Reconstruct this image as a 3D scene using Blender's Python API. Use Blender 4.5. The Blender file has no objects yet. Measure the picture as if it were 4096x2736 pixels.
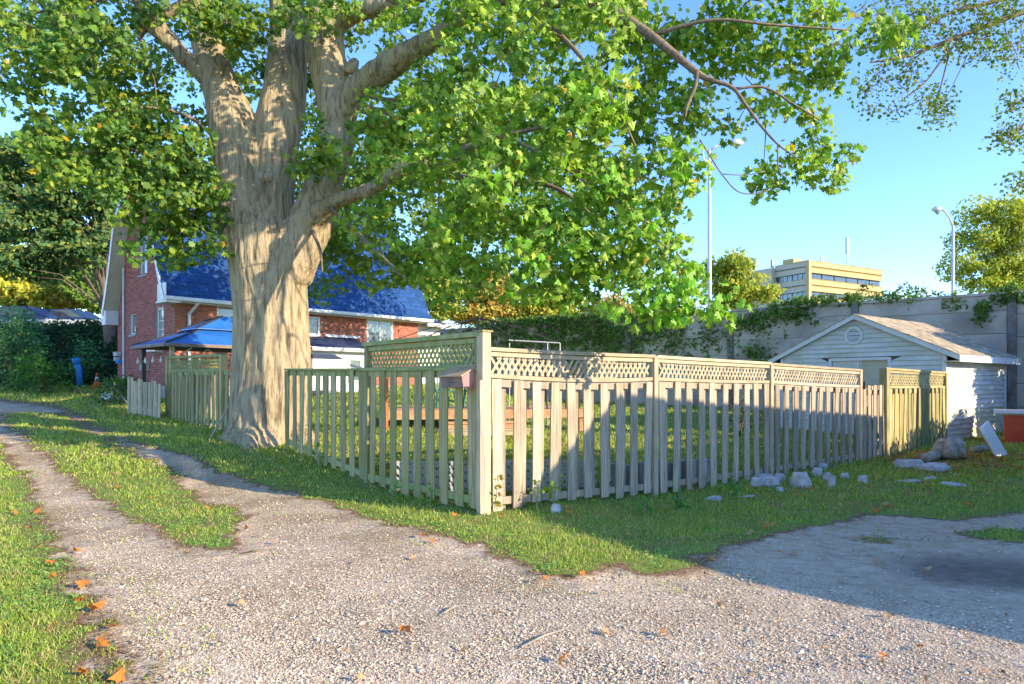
import bpy, math, random
import numpy as np
from mathutils import Vector, Matrix, noise
random.seed(7); rng = np.random.default_rng(7)
C = bpy.context.scene.collection
R = math.radians
F, CX, HY, EYE = 2700.0, 2048.0, 1530.0, 1.5
# ------------------------------------------------------------------ camera, sky, sun
cam_d = bpy.data.cameras.new('camera'); cam = bpy.data.objects.new('camera', cam_d); C.objects.link(cam)
cam.location = (0, 0, EYE); cam.rotation_euler = (R(90), 0, 0)
cam_d.sensor_width = 36; cam_d.lens = 36*F/4096; cam_d.shift_y = (HY-1368)/4096
cam_d.clip_start = 0.05; cam_d.clip_end = 2000
bpy.context.scene.camera = cam
SUN = Vector((0.88*0.9397, -0.47*0.9397, 0.342)).normalized()
world = bpy.data.worlds.new('World'); bpy.context.scene.world = world; world.use_nodes = True
nt = world.node_tree; nt.nodes.clear()
sky = nt.nodes.new('ShaderNodeTexSky'); sky.sky_type = 'NISHITA'; sky.sun_disc = False
sky.sun_elevation = R(20); sky.sun_rotation = math.atan2(SUN.x, SUN.y)
sky.air_density = 1.0; sky.dust_density = 0.05; sky.ozone_density = 4.5; sky.altitude = 0
hs = nt.nodes.new('ShaderNodeHueSaturation'); hs.inputs['Hue'].default_value = 0.512; hs.inputs['Saturation'].default_value = 1.1; hs.inputs['Value'].default_value = 1.0
bg = nt.nodes.new('ShaderNodeBackground'); bg.inputs['Strength'].default_value = 0.15
wo = nt.nodes.new('ShaderNodeOutputWorld')
nt.links.new(sky.outputs[0], hs.inputs['Color']); nt.links.new(hs.outputs[0], bg.inputs[0]); nt.links.new(bg.outputs[0], wo.inputs[0])
sd = bpy.data.lights.new('sun', 'SUN'); sun = bpy.data.objects.new('sun', sd); C.objects.link(sun)
sd.energy = 2.7; sd.angle = R(0.5); sd.color = (1.0, 0.82, 0.58)
sun.rotation_euler = (-SUN).to_track_quat('-Z', 'Y').to_euler(); sun.location = (10, -10, 30)
vs = bpy.context.scene.view_settings
bpy.context.scene.display_settings.display_device = 'sRGB'
vs.view_transform = 'Standard'; vs.look = 'None'; vs.exposure = 1.82; vs.gamma = 1; vs.use_curve_mapping = False
bpy.context.scene.cycles.max_bounces = 6
bpy.context.scene.cycles.transparent_max_bounces = 8

# ------------------------------------------------------------------ helpers
def W(x, y, Z): return Vector(((x-CX)/F*Z, Z, EYE+(HY-y)/F*Z))
def sstep(a, b, x): t = np.clip((x-a)/(b-a), 0, 1); return t*t*(3-2*t)
def gh(X, Z):
    X = np.asarray(X, float); Z = np.asarray(Z, float)
    l = np.interp(Z, [0, 9, 10.4, 11.1, 12.3, 13.7, 17.4, 22, 26, 29, 40, 300], [0, .02, .14, .26, .40, .45, .55, .92, 1.2, 1.38, 1.42, 1.42])
    r = np.interp(Z, [0, 17, 20, 31, 60, 300], [0, 0, .1, .6, .7, .7]) - .12*sstep(.2, 2.5, X)*(1-sstep(8, 11, X))*(1-sstep(14, 20, Z))*sstep(5.5, 8.5, Z)
    w = sstep(-2.5, 1.5, X)
    return l*(1-w)+r*w + .012*np.sin(X*2.1+1)*np.sin(Z*1.7) - .02*sstep(-.3, -1.2, np.abs(X)*0-1)*0
def g1(X, Z): return float(gh(X, Z))
_zs = np.concatenate([np.arange(1.2, 30, .01), np.arange(30, 200, .1)])
def G(x, y):
    """ground point under a pixel of the photograph"""
    k = (x-CX)/F; h = EYE+(HY-y)/F*_zs - gh(k*_zs, _zs)
    i = int(np.argmax(h < 0)) if (h < 0).any() else len(_zs)-1
    Z = _zs[i]; return Vector((k*Z, Z, g1(k*Z, Z)))
def hit(px, o, d):
    k = (px-CX)/F; t = (k*o[1]-o[0])/(d[0]-k*d[1]); return t, o[1]+t*d[1]
def tag(o, label=None, cat=None, group=None, kind=None):
    if label: o['label'] = label
    if cat: o['category'] = cat
    if group: o['group'] = group
    if kind: o['kind'] = kind
    return o
def empty(name, loc=(0, 0, 0), rz=0, label=None, cat=None, group=None):
    o = bpy.data.objects.new(name, None); C.objects.link(o); o.location = loc; o.rotation_euler = (0, 0, rz)
    o.empty_display_size = .2
    return tag(o, label, cat, group)
def link(name, me, parent=None, world_coords=True):
    o = bpy.data.objects.new(name, me); C.objects.link(o)
    if parent is not None:
        o.parent = parent
        if world_coords: o.matrix_parent_inverse = inv(parent)
    return o
def inv(p):
    m = Matrix.Identity(4)
    while p is not None:
        m = (Matrix.Translation(p.location) @ p.rotation_euler.to_matrix().to_4x4()) @ m if p.matrix_parent_inverse == Matrix.Identity(4) or p.parent is None else p.matrix_parent_inverse @ m
        p = p.parent
    return m.inverted()
def np_mesh(name, V, faces_list, mat, col=None, smooth=False):
    """V (n,3); faces_list list of (m,k) int arrays; col (n,3) vertex tint"""
    me = bpy.data.meshes.new(name)
    V = np.ascontiguousarray(V, dtype=np.float32)
    me.vertices.add(len(V)); me.vertices.foreach_set('co', V.ravel())
    idx = np.concatenate([f.ravel() for f in faces_list]).astype(np.int32)
    cnt = np.concatenate([np.full(len(f), f.shape[1]) for f in faces_list]).astype(np.int32)
    st = np.concatenate([[0], np.cumsum(cnt)[:-1]]).astype(np.int32)
    me.loops.add(len(idx)); me.loops.foreach_set('vertex_index', idx)
    me.polygons.add(len(cnt)); me.polygons.foreach_set('loop_start', st)
    me.update(calc_edges=True)
    me.polygons.foreach_set('use_smooth', np.full(len(cnt), smooth))
    if col is not None:
        a = me.color_attributes.new('tint', 'FLOAT_COLOR', 'POINT')
        c = np.ones((len(V), 4), np.float32); c[:, :3] = col; a.data.foreach_set('color', c.ravel())
    me.materials.append(mat); me.validate(); return me
class MB:
    """collects boxes, prisms and tubes into one mesh"""
    def __init__(s): s.v = []; s.f = []
    def add(s, vs, fs):
        n = len(s.v); s.v += [tuple(v) for v in vs]; s.f += [tuple(i+n for i in f) for f in fs]; return s
    def box(s, x0, x1, y0, y1, z0, z1, M=None):
        vs = [Vector((x, y, z)) for z in (z0, z1) for y in (y0, y1) for x in (x0, x1)]
        if M is not None: vs = [M @ v for v in vs]
        return s.add(vs, [(0, 2, 3, 1), (4, 5, 7, 6), (0, 1, 5, 4), (2, 6, 7, 3), (0, 4, 6, 2), (1, 3, 7, 5)])
    def beam(s, a, b, w, t, up=(0, 0, 1)):
        a = Vector(a); b = Vector(b); d = (b-a); L = d.length; d.normalize(); u = Vector(up); sd_ = d.cross(u)
        if sd_.length < 1e-4: sd_ = d.cross(Vector((1, 0, 0)))
        sd_.normalize(); u = sd_.cross(d)
        vs = [p + sd_*(w/2*i) + u*(t/2*j) for p in (a, b) for j in (-1, 1) for i in (-1, 1)]
        return s.add(vs, [(0, 2, 3, 1), (4, 5, 7, 6), (0, 1, 5, 4), (2, 6, 7, 3), (0, 4, 6, 2), (1, 3, 7, 5)])
    def tube(s, pts, rad, n=8, cap=True):
        pts = [Vector(p) for p in pts]; rings = []; prev = None
        for i, p in enumerate(pts):
            d = (pts[min(i+1, len(pts)-1)]-pts[max(i-1, 0)]).normalized()
            if prev is None: a = d.orthogonal().normalized()
            else:
                a = (prev - d*prev.dot(d)); a = a.normalized() if a.length > 1e-5 else d.orthogonal().normalized()
            prev = a; b = d.cross(a); r = rad[i] if hasattr(rad, '__len__') else rad
            rings.append([p + (a*math.cos(2*math.pi*k/n)+b*math.sin(2*math.pi*k/n))*r for k in range(n)])
        vs = [v for rg in rings for v in rg]; fs = []
        for i in range(len(pts)-1):
            for k in range(n): fs.append((i*n+k, i*n+(k+1) % n, (i+1)*n+(k+1) % n, (i+1)*n+k))
        if cap: fs.append(tuple(range(n-1, -1, -1))); fs.append(tuple((len(pts)-1)*n+k for k in range(n)))
        return s.add(vs, fs)
    def prism(s, prof, a, b):
        """prof: list of 3D points in plane; a,b offsets"""
        n = len(prof); vs = [Vector(p)+Vector(a) for p in prof]+[Vector(p)+Vector(b) for p in prof]
        fs = [tuple(range(n-1, -1, -1)), tuple(range(n, 2*n))]+[(i, (i+1) % n, n+(i+1) % n, n+i) for i in range(n)]
        return s.add(vs, fs)
    def me(s, name, m, smooth=False):
        me = bpy.data.meshes.new(name); me.from_pydata(s.v, [], s.f); me.materials.append(m)
        import bmesh
        b = bmesh.new(); b.from_mesh(me); bmesh.ops.recalc_face_normals(b, faces=b.faces); b.to_mesh(me); b.free()
        if smooth: me.polygons.foreach_set('use_smooth', [True]*len(me.polygons))
        return me
    def obj(s, name, m, parent=None, wc=True, smooth=False): return link(name, s.me(name, m, smooth), parent, wc)
def bevel(o, w=.004, seg=1):
    b = o.modifiers.new('bevel', 'BEVEL'); b.width = w; b.segments = seg; b.limit_method = 'ANGLE'; return o

def mat(name, c1, c2=None, scale=6, rough=.8, bump=0, bscale=None, stretch=(1, 1, 1), tint=False, spec=.3, metal=0, c3=None, s3=1.2, a3=.5, trans=0, det=6, contrast=(.35, .65), alpha=None, vary=0):
    m = bpy.data.materials.new(name); m.use_nodes = True; n = m.node_tree; N = n.nodes; L = n.links
    p = N['Principled BSDF']; p.inputs['Roughness'].default_value = rough; p.inputs['Specular IOR Level'].default_value = spec; p.inputs['Metallic'].default_value = metal
    tc = N.new('ShaderNodeTexCoord'); mp = N.new('ShaderNodeMapping'); mp.inputs['Scale'].default_value = stretch
    oi = N.new('ShaderNodeObjectInfo'); om = N.new('ShaderNodeMath'); om.operation = 'MULTIPLY'; om.inputs[1].default_value = 57.0; L.new(oi.outputs['Random'], om.inputs[0]); L.new(om.outputs[0], mp.inputs['Location'])
    L.new(tc.outputs['Object'], mp.inputs[0])
    ns = N.new('ShaderNodeTexNoise'); ns.inputs['Scale'].default_value = scale; ns.inputs['Detail'].default_value = det
    L.new(mp.outputs[0], ns.inputs['Vector'])
    rp = N.new('ShaderNodeValToRGB'); rp.color_ramp.elements[0].position = contrast[0]; rp.color_ramp.elements[1].position = contrast[1]
    rp.color_ramp.elements[0].color = (*c1, 1); rp.color_ramp.elements[1].color = (*(c2 or c1), 1)
    L.new(ns.outputs[0], rp.inputs[0]); out = rp.outputs[0]
    if c3:
        n3 = N.new('ShaderNodeTexNoise'); n3.inputs['Scale'].default_value = s3; n3.inputs['Detail'].default_value = 4
        ma = N.new('ShaderNodeMapping'); L.new(tc.outputs['Object'], ma.inputs[0]); L.new(om.outputs[0], ma.inputs['Location']); L.new(ma.outputs[0], n3.inputs['Vector'])
        r3 = N.new('ShaderNodeMapRange'); r3.inputs[1].default_value = .45; r3.inputs[2].default_value = .68; r3.inputs[4].default_value = a3
        L.new(n3.outputs[0], r3.inputs[0]); mx = N.new('ShaderNodeMixRGB'); mx.inputs[2].default_value = (*c3, 1)
        L.new(r3.outputs[0], mx.inputs[0]); L.new(out, mx.inputs[1]); out = mx.outputs[0]
    if vary:
        vr = N.new('ShaderNodeMapRange'); vr.inputs[3].default_value = 1-vary; vr.inputs[4].default_value = 1+vary*.6; L.new(oi.outputs['Random'], vr.inputs[0]); mx = N.new('ShaderNodeMixRGB'); mx.blend_type = 'MULTIPLY'; mx.inputs[0].default_value = 1; L.new(out, mx.inputs[1]); L.new(vr.outputs[0], mx.inputs[2]); out = mx.outputs[0]
    if tint:
        at = N.new('ShaderNodeAttribute'); at.attribute_name = 'tint'; mx = N.new('ShaderNodeMixRGB'); mx.blend_type = 'MULTIPLY'; mx.inputs[0].default_value = 1
        L.new(out, mx.inputs[1]); L.new(at.outputs['Color'], mx.inputs[2]); out = mx.outputs[0]
    L.new(out, p.inputs['Base Color'])
    if bump:
        nb = N.new('ShaderNodeTexNoise'); nb.inputs['Scale'].default_value = bscale or scale*3; nb.inputs['Detail'].default_value = 6
        L.new(mp.outputs[0], nb.inputs['Vector']); bp = N.new('ShaderNodeBump'); bp.inputs['Strength'].default_value = bump; bp.inputs['Distance'].default_value = .02
        L.new(nb.outputs[0], bp.inputs['Height']); L.new(bp.outputs[0], p.inputs['Normal'])
    if trans:
        tr = N.new('ShaderNodeBsdfTranslucent'); ms = N.new('ShaderNodeMixShader'); ms.inputs[0].default_value = trans
        bright = N.new('ShaderNodeMixRGB'); bright.blend_type = 'MULTIPLY'; bright.inputs[0].default_value = 1; bright.inputs[2].default_value = (1.5, 1.5, .7, 1)
        L.new(out, bright.inputs[1]); L.new(bright.outputs[0], tr.inputs[0])
        L.new(p.outputs[0], ms.inputs[1]); L.new(tr.outputs[0], ms.inputs[2]); L.new(ms.outputs[0], N['Material Output'].inputs[0])
    return m
M = {}
M['wood'] = mat('weathered_wood', (.31, .24, .16), (.60, .49, .34), 5, .85, .7, 14, (9, 9, .6), c3=(.40, .36, .29), s3=2.6, a3=.6, vary=.28)
M['wood_new'] = mat('tan_wood', (.42, .33, .20), (.56, .45, .29), 5, .8, .3, 14, (1, 1, 1), c3=(.38, .34, .24), s3=1.5, a3=.5, vary=.28)
M['wood_green'] = mat('shaded_green_wood', (.27, .24, .10), (.50, .44, .23), 5, .9, .6, 14, (8, 8, .6), c3=(.28, .29, .08), s3=1.5, a3=.7, vary=.28)  # darker green copy of the fence wood, shade put into its colour
M['wood_green_h'] = mat('shaded_green_rail_wood', (.25, .27, .10), (.38, .38, .18), 7, .9, .4, 20, (1, 1, 1), c3=(.19, .26, .05), s3=1.5, a3=.7)  # rail version, its green likewise carries the shade
M['wood_yellow'] = mat('yellowed_wood', (.42, .33, .13), (.56, .45, .22), 5, .85, .4, 14, (4, 4, .7), c3=(.25, .24, .1), s3=1.8, a3=.7, vary=.28)
M['deck'] = mat('deck_wood', (.42, .20, .09), (.6, .34, .17), 6, .8, .3, 16)
M['orange_wood'] = mat('orange_stained_wood', (.5, .15, .05), (.62, .22, .08), 5, .7)
M['bark'] = None
M['twig'] = mat('twig_bark', (.14, .10, .065), (.25, .19, .13), 20, .9, .3)
M['white'] = mat('white_paint', (.68, .68, .66), (.76, .76, .74), 3, .5, 0, c3=(.6, .6, .5), s3=1.5, a3=.35)
M['vinyl'] = mat('white_vinyl_siding', (.60, .62, .64), (.70, .71, .72), 2, .5, .05, c3=(.42, .44, .30), s3=1.1, a3=.55)
M['vinyl_dirty'] = mat('algae_stained_siding', (.50, .52, .44), (.62, .62, .54), 2, .6, .05, c3=(.34, .38, .20), s3=1.3, a3=.8)
M['trim'] = mat('aluminium_trim', (.64, .65, .66), (.72, .73, .74), 2, .4, 0)
M['soffit'] = mat('cream_soffit', (.50, .46, .34), (.58, .54, .41), 3, .7)
M['glass'] = mat('window_glass', (.12, .16, .17), (.22, .28, .29), 2.5, .06, 0, spec=.9)
M['glass_dark'] = mat('dark_glass', (.03, .035, .045), (.07, .08, .09), 2, .08, 0, spec=.8)
M['brick'] = mat('red_brick', (.34, .115, .075), (.44, .17, .11), 14, .9, .3, 60, tint=True)
M['brick_flat'] = mat('red_brick_backing', (.30, .11, .08), (.36, .14, .10), 9, .9, .2)
M['mortar'] = mat('mortar', (.40, .30, .27), (.50, .38, .34), 20, .95, .3)
M['found'] = mat('concrete_foundation', (.30, .29, .28), (.40, .39, .37), 4, .9, .3)
M['shingle'] = mat('blue_shingle', (.014, .062, .20), (.020, .08, .24), 30, .85, .4, 90, tint=True)
M['shingle_old'] = mat('weathered_shingle', (.36, .29, .19), (.56, .46, .31), 14, .95, .6, 60, tint=True)
M['roof_dark'] = mat('dark_blue_roofing', (.025, .035, .08), (.045, .06, .12), 20, .8, .2)
M['gaz'] = mat('blue_canopy', (.02, .12, .42), (.03, .16, .50), 2, .35, 0, spec=.5)
M['dark'] = mat('dark_metal', (.03, .028, .028), (.05, .045, .045), 8, .5)
M['concrete'] = mat('sound_wall_concrete', (.46, .40, .33), (.60, .53, .44), 1.6, .95, .4, 30, c3=(.24, .21, .17), s3=.7, a3=.75)
M['steel'] = mat('rusty_steel_post', (.16, .11, .08), (.26, .20, .16), 5, .8, .2, c3=(.25, .30, .34), s3=2, a3=.5)
M['galv'] = mat('galvanised_steel', (.50, .50, .50), (.58, .58, .58), 4, .45, 0, metal=.2)
M['stone'] = mat('pale_stone', (.36, .33, .32), (.55, .52, .50), 9, .9, .5, 30)
M['log'] = mat('grey_log', (.24, .19, .13), (.40, .34, .26), 8, .9, .6, 20)
M['red'] = mat('red_paint', (.50, .05, .02), (.60, .08, .03), 3, .6, .05, c3=(.55, .14, .04), s3=2, a3=.6)
M['orange'] = mat('orange_plastic', (.80, .10, .02), (.86, .13, .03), 3, .5)
M['bluep'] = mat('blue_plastic', (.03, .22, .55), (.05, .28, .62), 3, .5)
M['greenp'] = mat('green_plastic', (.03, .16, .13), (.05, .22, .18), 3, .5)
M['brown'] = mat('brown_painted_metal', (.16, .11, .09), (.24, .17, .14), 5, .6, .1)
M['rust_lid'] = mat('faded_lid', (.38, .25, .13), (.50, .34, .2), 6, .7, .1)
M['pinkred'] = mat('faded_red_metal', (.42, .17, .16), (.52, .24, .22), 5, .6)
M['office_g'] = mat('ribbed_cladding', (.40, .37, .30), (.46, .42, .35), .4, .7)
M['office_y'] = mat('tan_cladding', (.42, .31, .13), (.48, .36, .16), .4, .7)
M['black'] = mat('black_rubber', (.015, .015, .015), (.03, .03, .03), 5, .7)
M['asphalt'] = mat('asphalt', (.05, .05, .05), (.08, .08, .08), 20, .9, .2)
M['carblue'] = mat('blue_car_paint', (.015, .04, .12), (.015, .045, .13), 2, .4, 0, spec=.6)
M['carsilver'] = mat('silver_car_paint', (.4, .42, .45), (.45, .46, .48), 2, .25, 0, spec=.6)
M['bulb'] = mat('pale_bulb_glass', (.6, .6, .6), (.7, .7, .7), 2, .2)
W1 = (1, 1, 1)
M['leaf'] = mat('maple_leaf', W1, W1, 2, .45, 0, tint=True, trans=.38, spec=.35)
M['leaf_far'] = mat('foliage_leaf', W1, W1, 2, .6, 0, tint=True, trans=.3, spec=.2)
M['grass'] = mat('grass_blade', W1, W1, 2, .6, 0, tint=True, trans=.3, spec=.2)
M['pebble'] = mat('gravel_stone', (.8, .8, .8), W1, 60, .9, 0, tint=True)
M['dryleaf'] = mat('dry_leaf', (.42, .12, .02), (.62, .24, .04), 30, .7, .1, trans=.2)
M['dryleaf2'] = mat('tan_dry_leaf', (.45, .27, .12), (.6, .38, .2), 30, .7, .1, trans=.2)

def bark_mat():
    m = bpy.data.materials.new('maple_bark'); m.use_nodes = True; n = m.node_tree; N = n.nodes; L = n.links; p = N['Principled BSDF']
    p.inputs['Roughness'].default_value = .9; p.inputs['Specular IOR Level'].default_value = .15
    tc = N.new('ShaderNodeTexCoord'); mp = N.new('ShaderNodeMapping'); mp.inputs['Scale'].default_value = (1, 1, .13); L.new(tc.outputs['Object'], mp.inputs[0])
    wn = N.new('ShaderNodeTexNoise'); wn.inputs['Scale'].default_value = 4; L.new(mp.outputs[0], wn.inputs['Vector'])
    ad = N.new('ShaderNodeMixRGB'); ad.blend_type = 'ADD'; ad.inputs[0].default_value = .12; L.new(mp.outputs[0], ad.inputs[1]); L.new(wn.outputs['Color'], ad.inputs[2])
    v = N.new('ShaderNodeTexNoise'); v.inputs['Scale'].default_value = 13; v.inputs['Detail'].default_value = 9; v.inputs['Roughness'].default_value = .68; L.new(ad.outputs[0], v.inputs['Vector'])
    ns = N.new('ShaderNodeTexNoise'); ns.inputs['Scale'].default_value = 24; ns.inputs['Detail'].default_value = 8; L.new(ad.outputs[0], ns.inputs['Vector'])
    big = N.new('ShaderNodeTexNoise'); big.inputs['Scale'].default_value = .9; big.inputs['Detail'].default_value = 3; L.new(tc.outputs['Object'], big.inputs['Vector'])
    r = N.new('ShaderNodeValToRGB'); r.color_ramp.elements[0].position = .38; r.color_ramp.elements[0].color = (.26, .20, .13, 1)
    r.color_ramp.elements[1].position = .52; r.color_ramp.elements[1].color = (.54, .445, .30, 1); L.new(v.outputs[0], r.inputs[0])
    r2 = N.new('ShaderNodeValToRGB'); r2.color_ramp.elements[0].position = .3; r2.color_ramp.elements[1].position = .7
    r2.color_ramp.elements[0].color = (.80, .82, .76, 1); r2.color_ramp.elements[1].color = (1.1, 1.05, 1, 1); L.new(big.outputs[0], r2.inputs[0])
    mx = N.new('ShaderNodeMixRGB'); mx.blend_type = 'MULTIPLY'; mx.inputs[0].default_value = 1; L.new(r.outputs[0], mx.inputs[1]); L.new(r2.outputs[0], mx.inputs[2])
    L.new(mx.outputs[0], p.inputs['Base Color'])
    mn = N.new('ShaderNodeMath'); mn.operation = 'MULTIPLY'; mn.inputs[1].default_value = 2.2; L.new(v.outputs[0], mn.inputs[0])
    a2 = N.new('ShaderNodeMath'); a2.operation = 'MULTIPLY_ADD'; a2.inputs[1].default_value = .35; L.new(ns.outputs[0], a2.inputs[0]); L.new(mn.outputs[0], a2.inputs[2])
    b = N.new('ShaderNodeBump'); b.inputs['Strength'].default_value = .9; b.inputs['Distance'].default_value = .06; L.new(a2.outputs[0], b.inputs['Height']); L.new(b.outputs[0], p.inputs['Normal'])
    return m
M['bark'] = bark_mat()

# ------------------------------------------------------------------ ground
def poly_px(pts, ox, oy, s): return [G(ox+x/s, oy+y/s).xy for x, y in pts]
S5 = 1.2686; S6 = 1.677; S7 = 1.5136
strip = poly_px([(20,200),(150,190),(300,190),(330,212),(400,245),(480,290),(560,312),(640,370),(760,420),(860,480),(930,560),(1060,650),(1180,690),(1250,720),(1240,770),(1215,895),(1050,890),(900,860),(820,770),(700,750),(560,680),(420,580),(330,490),(240,420),(150,330),(100,290),(20,240)], 0, 1500, S5)
left_edge = poly_px([(0,345),(100,460),(150,600),(220,780),(300,900),(380,1050),(450,1220),(540,1400),(600,1568)], 0, 1500, S5)
le0 = left_edge[0]; leN = left_edge[-1]
top_l = poly_px([(300,160),(420,215),(470,260),(600,312),(700,352),(900,402),(1050,440),(1150,505),(1300,565),(1480,605),(1776,690)], 0, 1500, S5)
mid = poly_px([(120,290),(250,345),(480,372),(700,425),(880,475),(1000,530),(1150,585),(1250,640),(1450,680),(1700,652),(1850,612),(2000,655),(2150,640),(2330,590)], 1400, 1900, S6)
rt = poly_px([(200,770),(350,722),(600,662),(850,620),(1000,590),(1200,550),(1500,562),(1700,572),(2113,540)], 2700, 1700, S7)
gravel = [Vector((-60, 26)), Vector((-19, 23.5))] + [Vector(p) for p in top_l] + mid + rt + [Vector((16, 10.5)), Vector((40, 10)), Vector((40, -30)), Vector((-1.6, -30)), Vector((-1.9, 1.5))] + list(reversed(left_edge)) + [Vector((le0.x*1.4, le0.y*1.28)), Vector((-60, 17.5))]
isle = poly_px([(1800,655),(1950,625),(2113,640),(2300,660),(2300,730),(2000,712),(1850,690)], 2700, 1700, S7)
tuft1 = poly_px([(1210,685),(1300,680),(1330,700),(1280,715),(1215,705)], 2700, 1700, S7)
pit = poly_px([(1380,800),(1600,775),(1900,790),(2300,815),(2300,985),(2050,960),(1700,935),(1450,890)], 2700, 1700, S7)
fore = poly_px([(0,1750),(0,2736),(4096,2736),(4096,2480),(3300,2330),(2800,2225),(2300,2300),(1700,2200),(1200,2080),(600,1800),(0,1700)], 0, 0, 1)
def sdist(poly, X, Z):
    P = np.array([(p[0], p[1]) for p in poly]); Q = np.roll(P, -1, 0); d = np.full(X.shape, 1e9); ins = np.zeros(X.shape, bool)
    for (x0, z0), (x1, z1) in zip(P, Q):
        ex, ez = x1-x0, z1-z0; L2 = ex*ex+ez*ez+1e-12
        t = np.clip(((X-x0)*ex+(Z-z0)*ez)/L2, 0, 1); d = np.minimum(d, np.hypot(X-x0-t*ex, Z-z0-t*ez))
        if z0 != z1: ins ^= ((z0 > Z) != (z1 > Z)) & (X < x0+(Z-z0)*ex/ez)
    return np.where(ins, d, -d)
def vnoise(X, Z, s, seed=0):
    """smooth value noise"""
    x = X*s+seed*17.3; z = Z*s+seed*9.1; xi = np.floor(x); zi = np.floor(z); fx = x-xi; fz = z-zi; fx = fx*fx*(3-2*fx); fz = fz*fz*(3-2*fz)
    h = lambda a, b: np.modf(np.abs(np.sin(a*127.1+b*311.7+seed)*43758.5453))[0]
    return (h(xi, zi)*(1-fx)+h(xi+1, zi)*fx)*(1-fz)+(h(xi, zi+1)*(1-fx)+h(xi+1, zi+1)*fx)*fz
def gravel_mask(X, Z):
    d = np.minimum(sdist(gravel, X, Z), -np.minimum(sdist(strip, X, Z), 99))
    d = np.minimum(d, -sdist(isle, X, Z)); d = np.minimum(d, -sdist(tuft1, X, Z))
    return d + .20*(vnoise(X, Z, 5, 1)-.5) + .16*(vnoise(X, Z, 2, 2)-.5)+.10*(vnoise(X, Z, 14, 3)-.5)
def axis(a, b, step, lo, hi, gr=1.09, mx=40):
    c = list(np.arange(a, b, step)); s = step; x = c[-1]
    while x < hi: s = min(s*gr, mx); x += s; c.append(x)
    s = step; x = c[0]; pre = []
    while x > lo: s = min(s*gr, mx); x -= s; pre.append(x)
    return np.array(pre[::-1]+c)
xs = axis(-5, 6, .04, -320, 320, 1.045); zs = axis(2.4, 9.5, .04, -60, 420, 1.03)
GX, GZ = np.meshgrid(xs, zs); nX, nZ = len(xs), len(zs)
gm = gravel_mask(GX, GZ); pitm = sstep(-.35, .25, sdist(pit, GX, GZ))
HZ = gh(GX, GZ) - .02*np.clip(gm*4, 0, 1)*(GZ < 30) + .008*(vnoise(GX, GZ, 9, 4)-.5) - .03*pitm
V = np.stack([GX, GZ, HZ], -1).reshape(-1, 3)
smooth_earth = sstep(-.9, .5, -(sdist(fore, GX, GZ))) * sstep(0.8, 2.4, GX) # compacted earth in the right of the yard
col = np.stack([sstep(-.16, .12, gm), pitm, smooth_earth], -1).reshape(-1, 3)
ii, jj = np.meshgrid(np.arange(nX-1), np.arange(nZ-1)); a = (jj*nX+ii).ravel(); quads = np.stack([a, a+1, a+nX+1, a+nX], -1)
fm = (gm[:-1, :-1] > 0).ravel()
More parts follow.
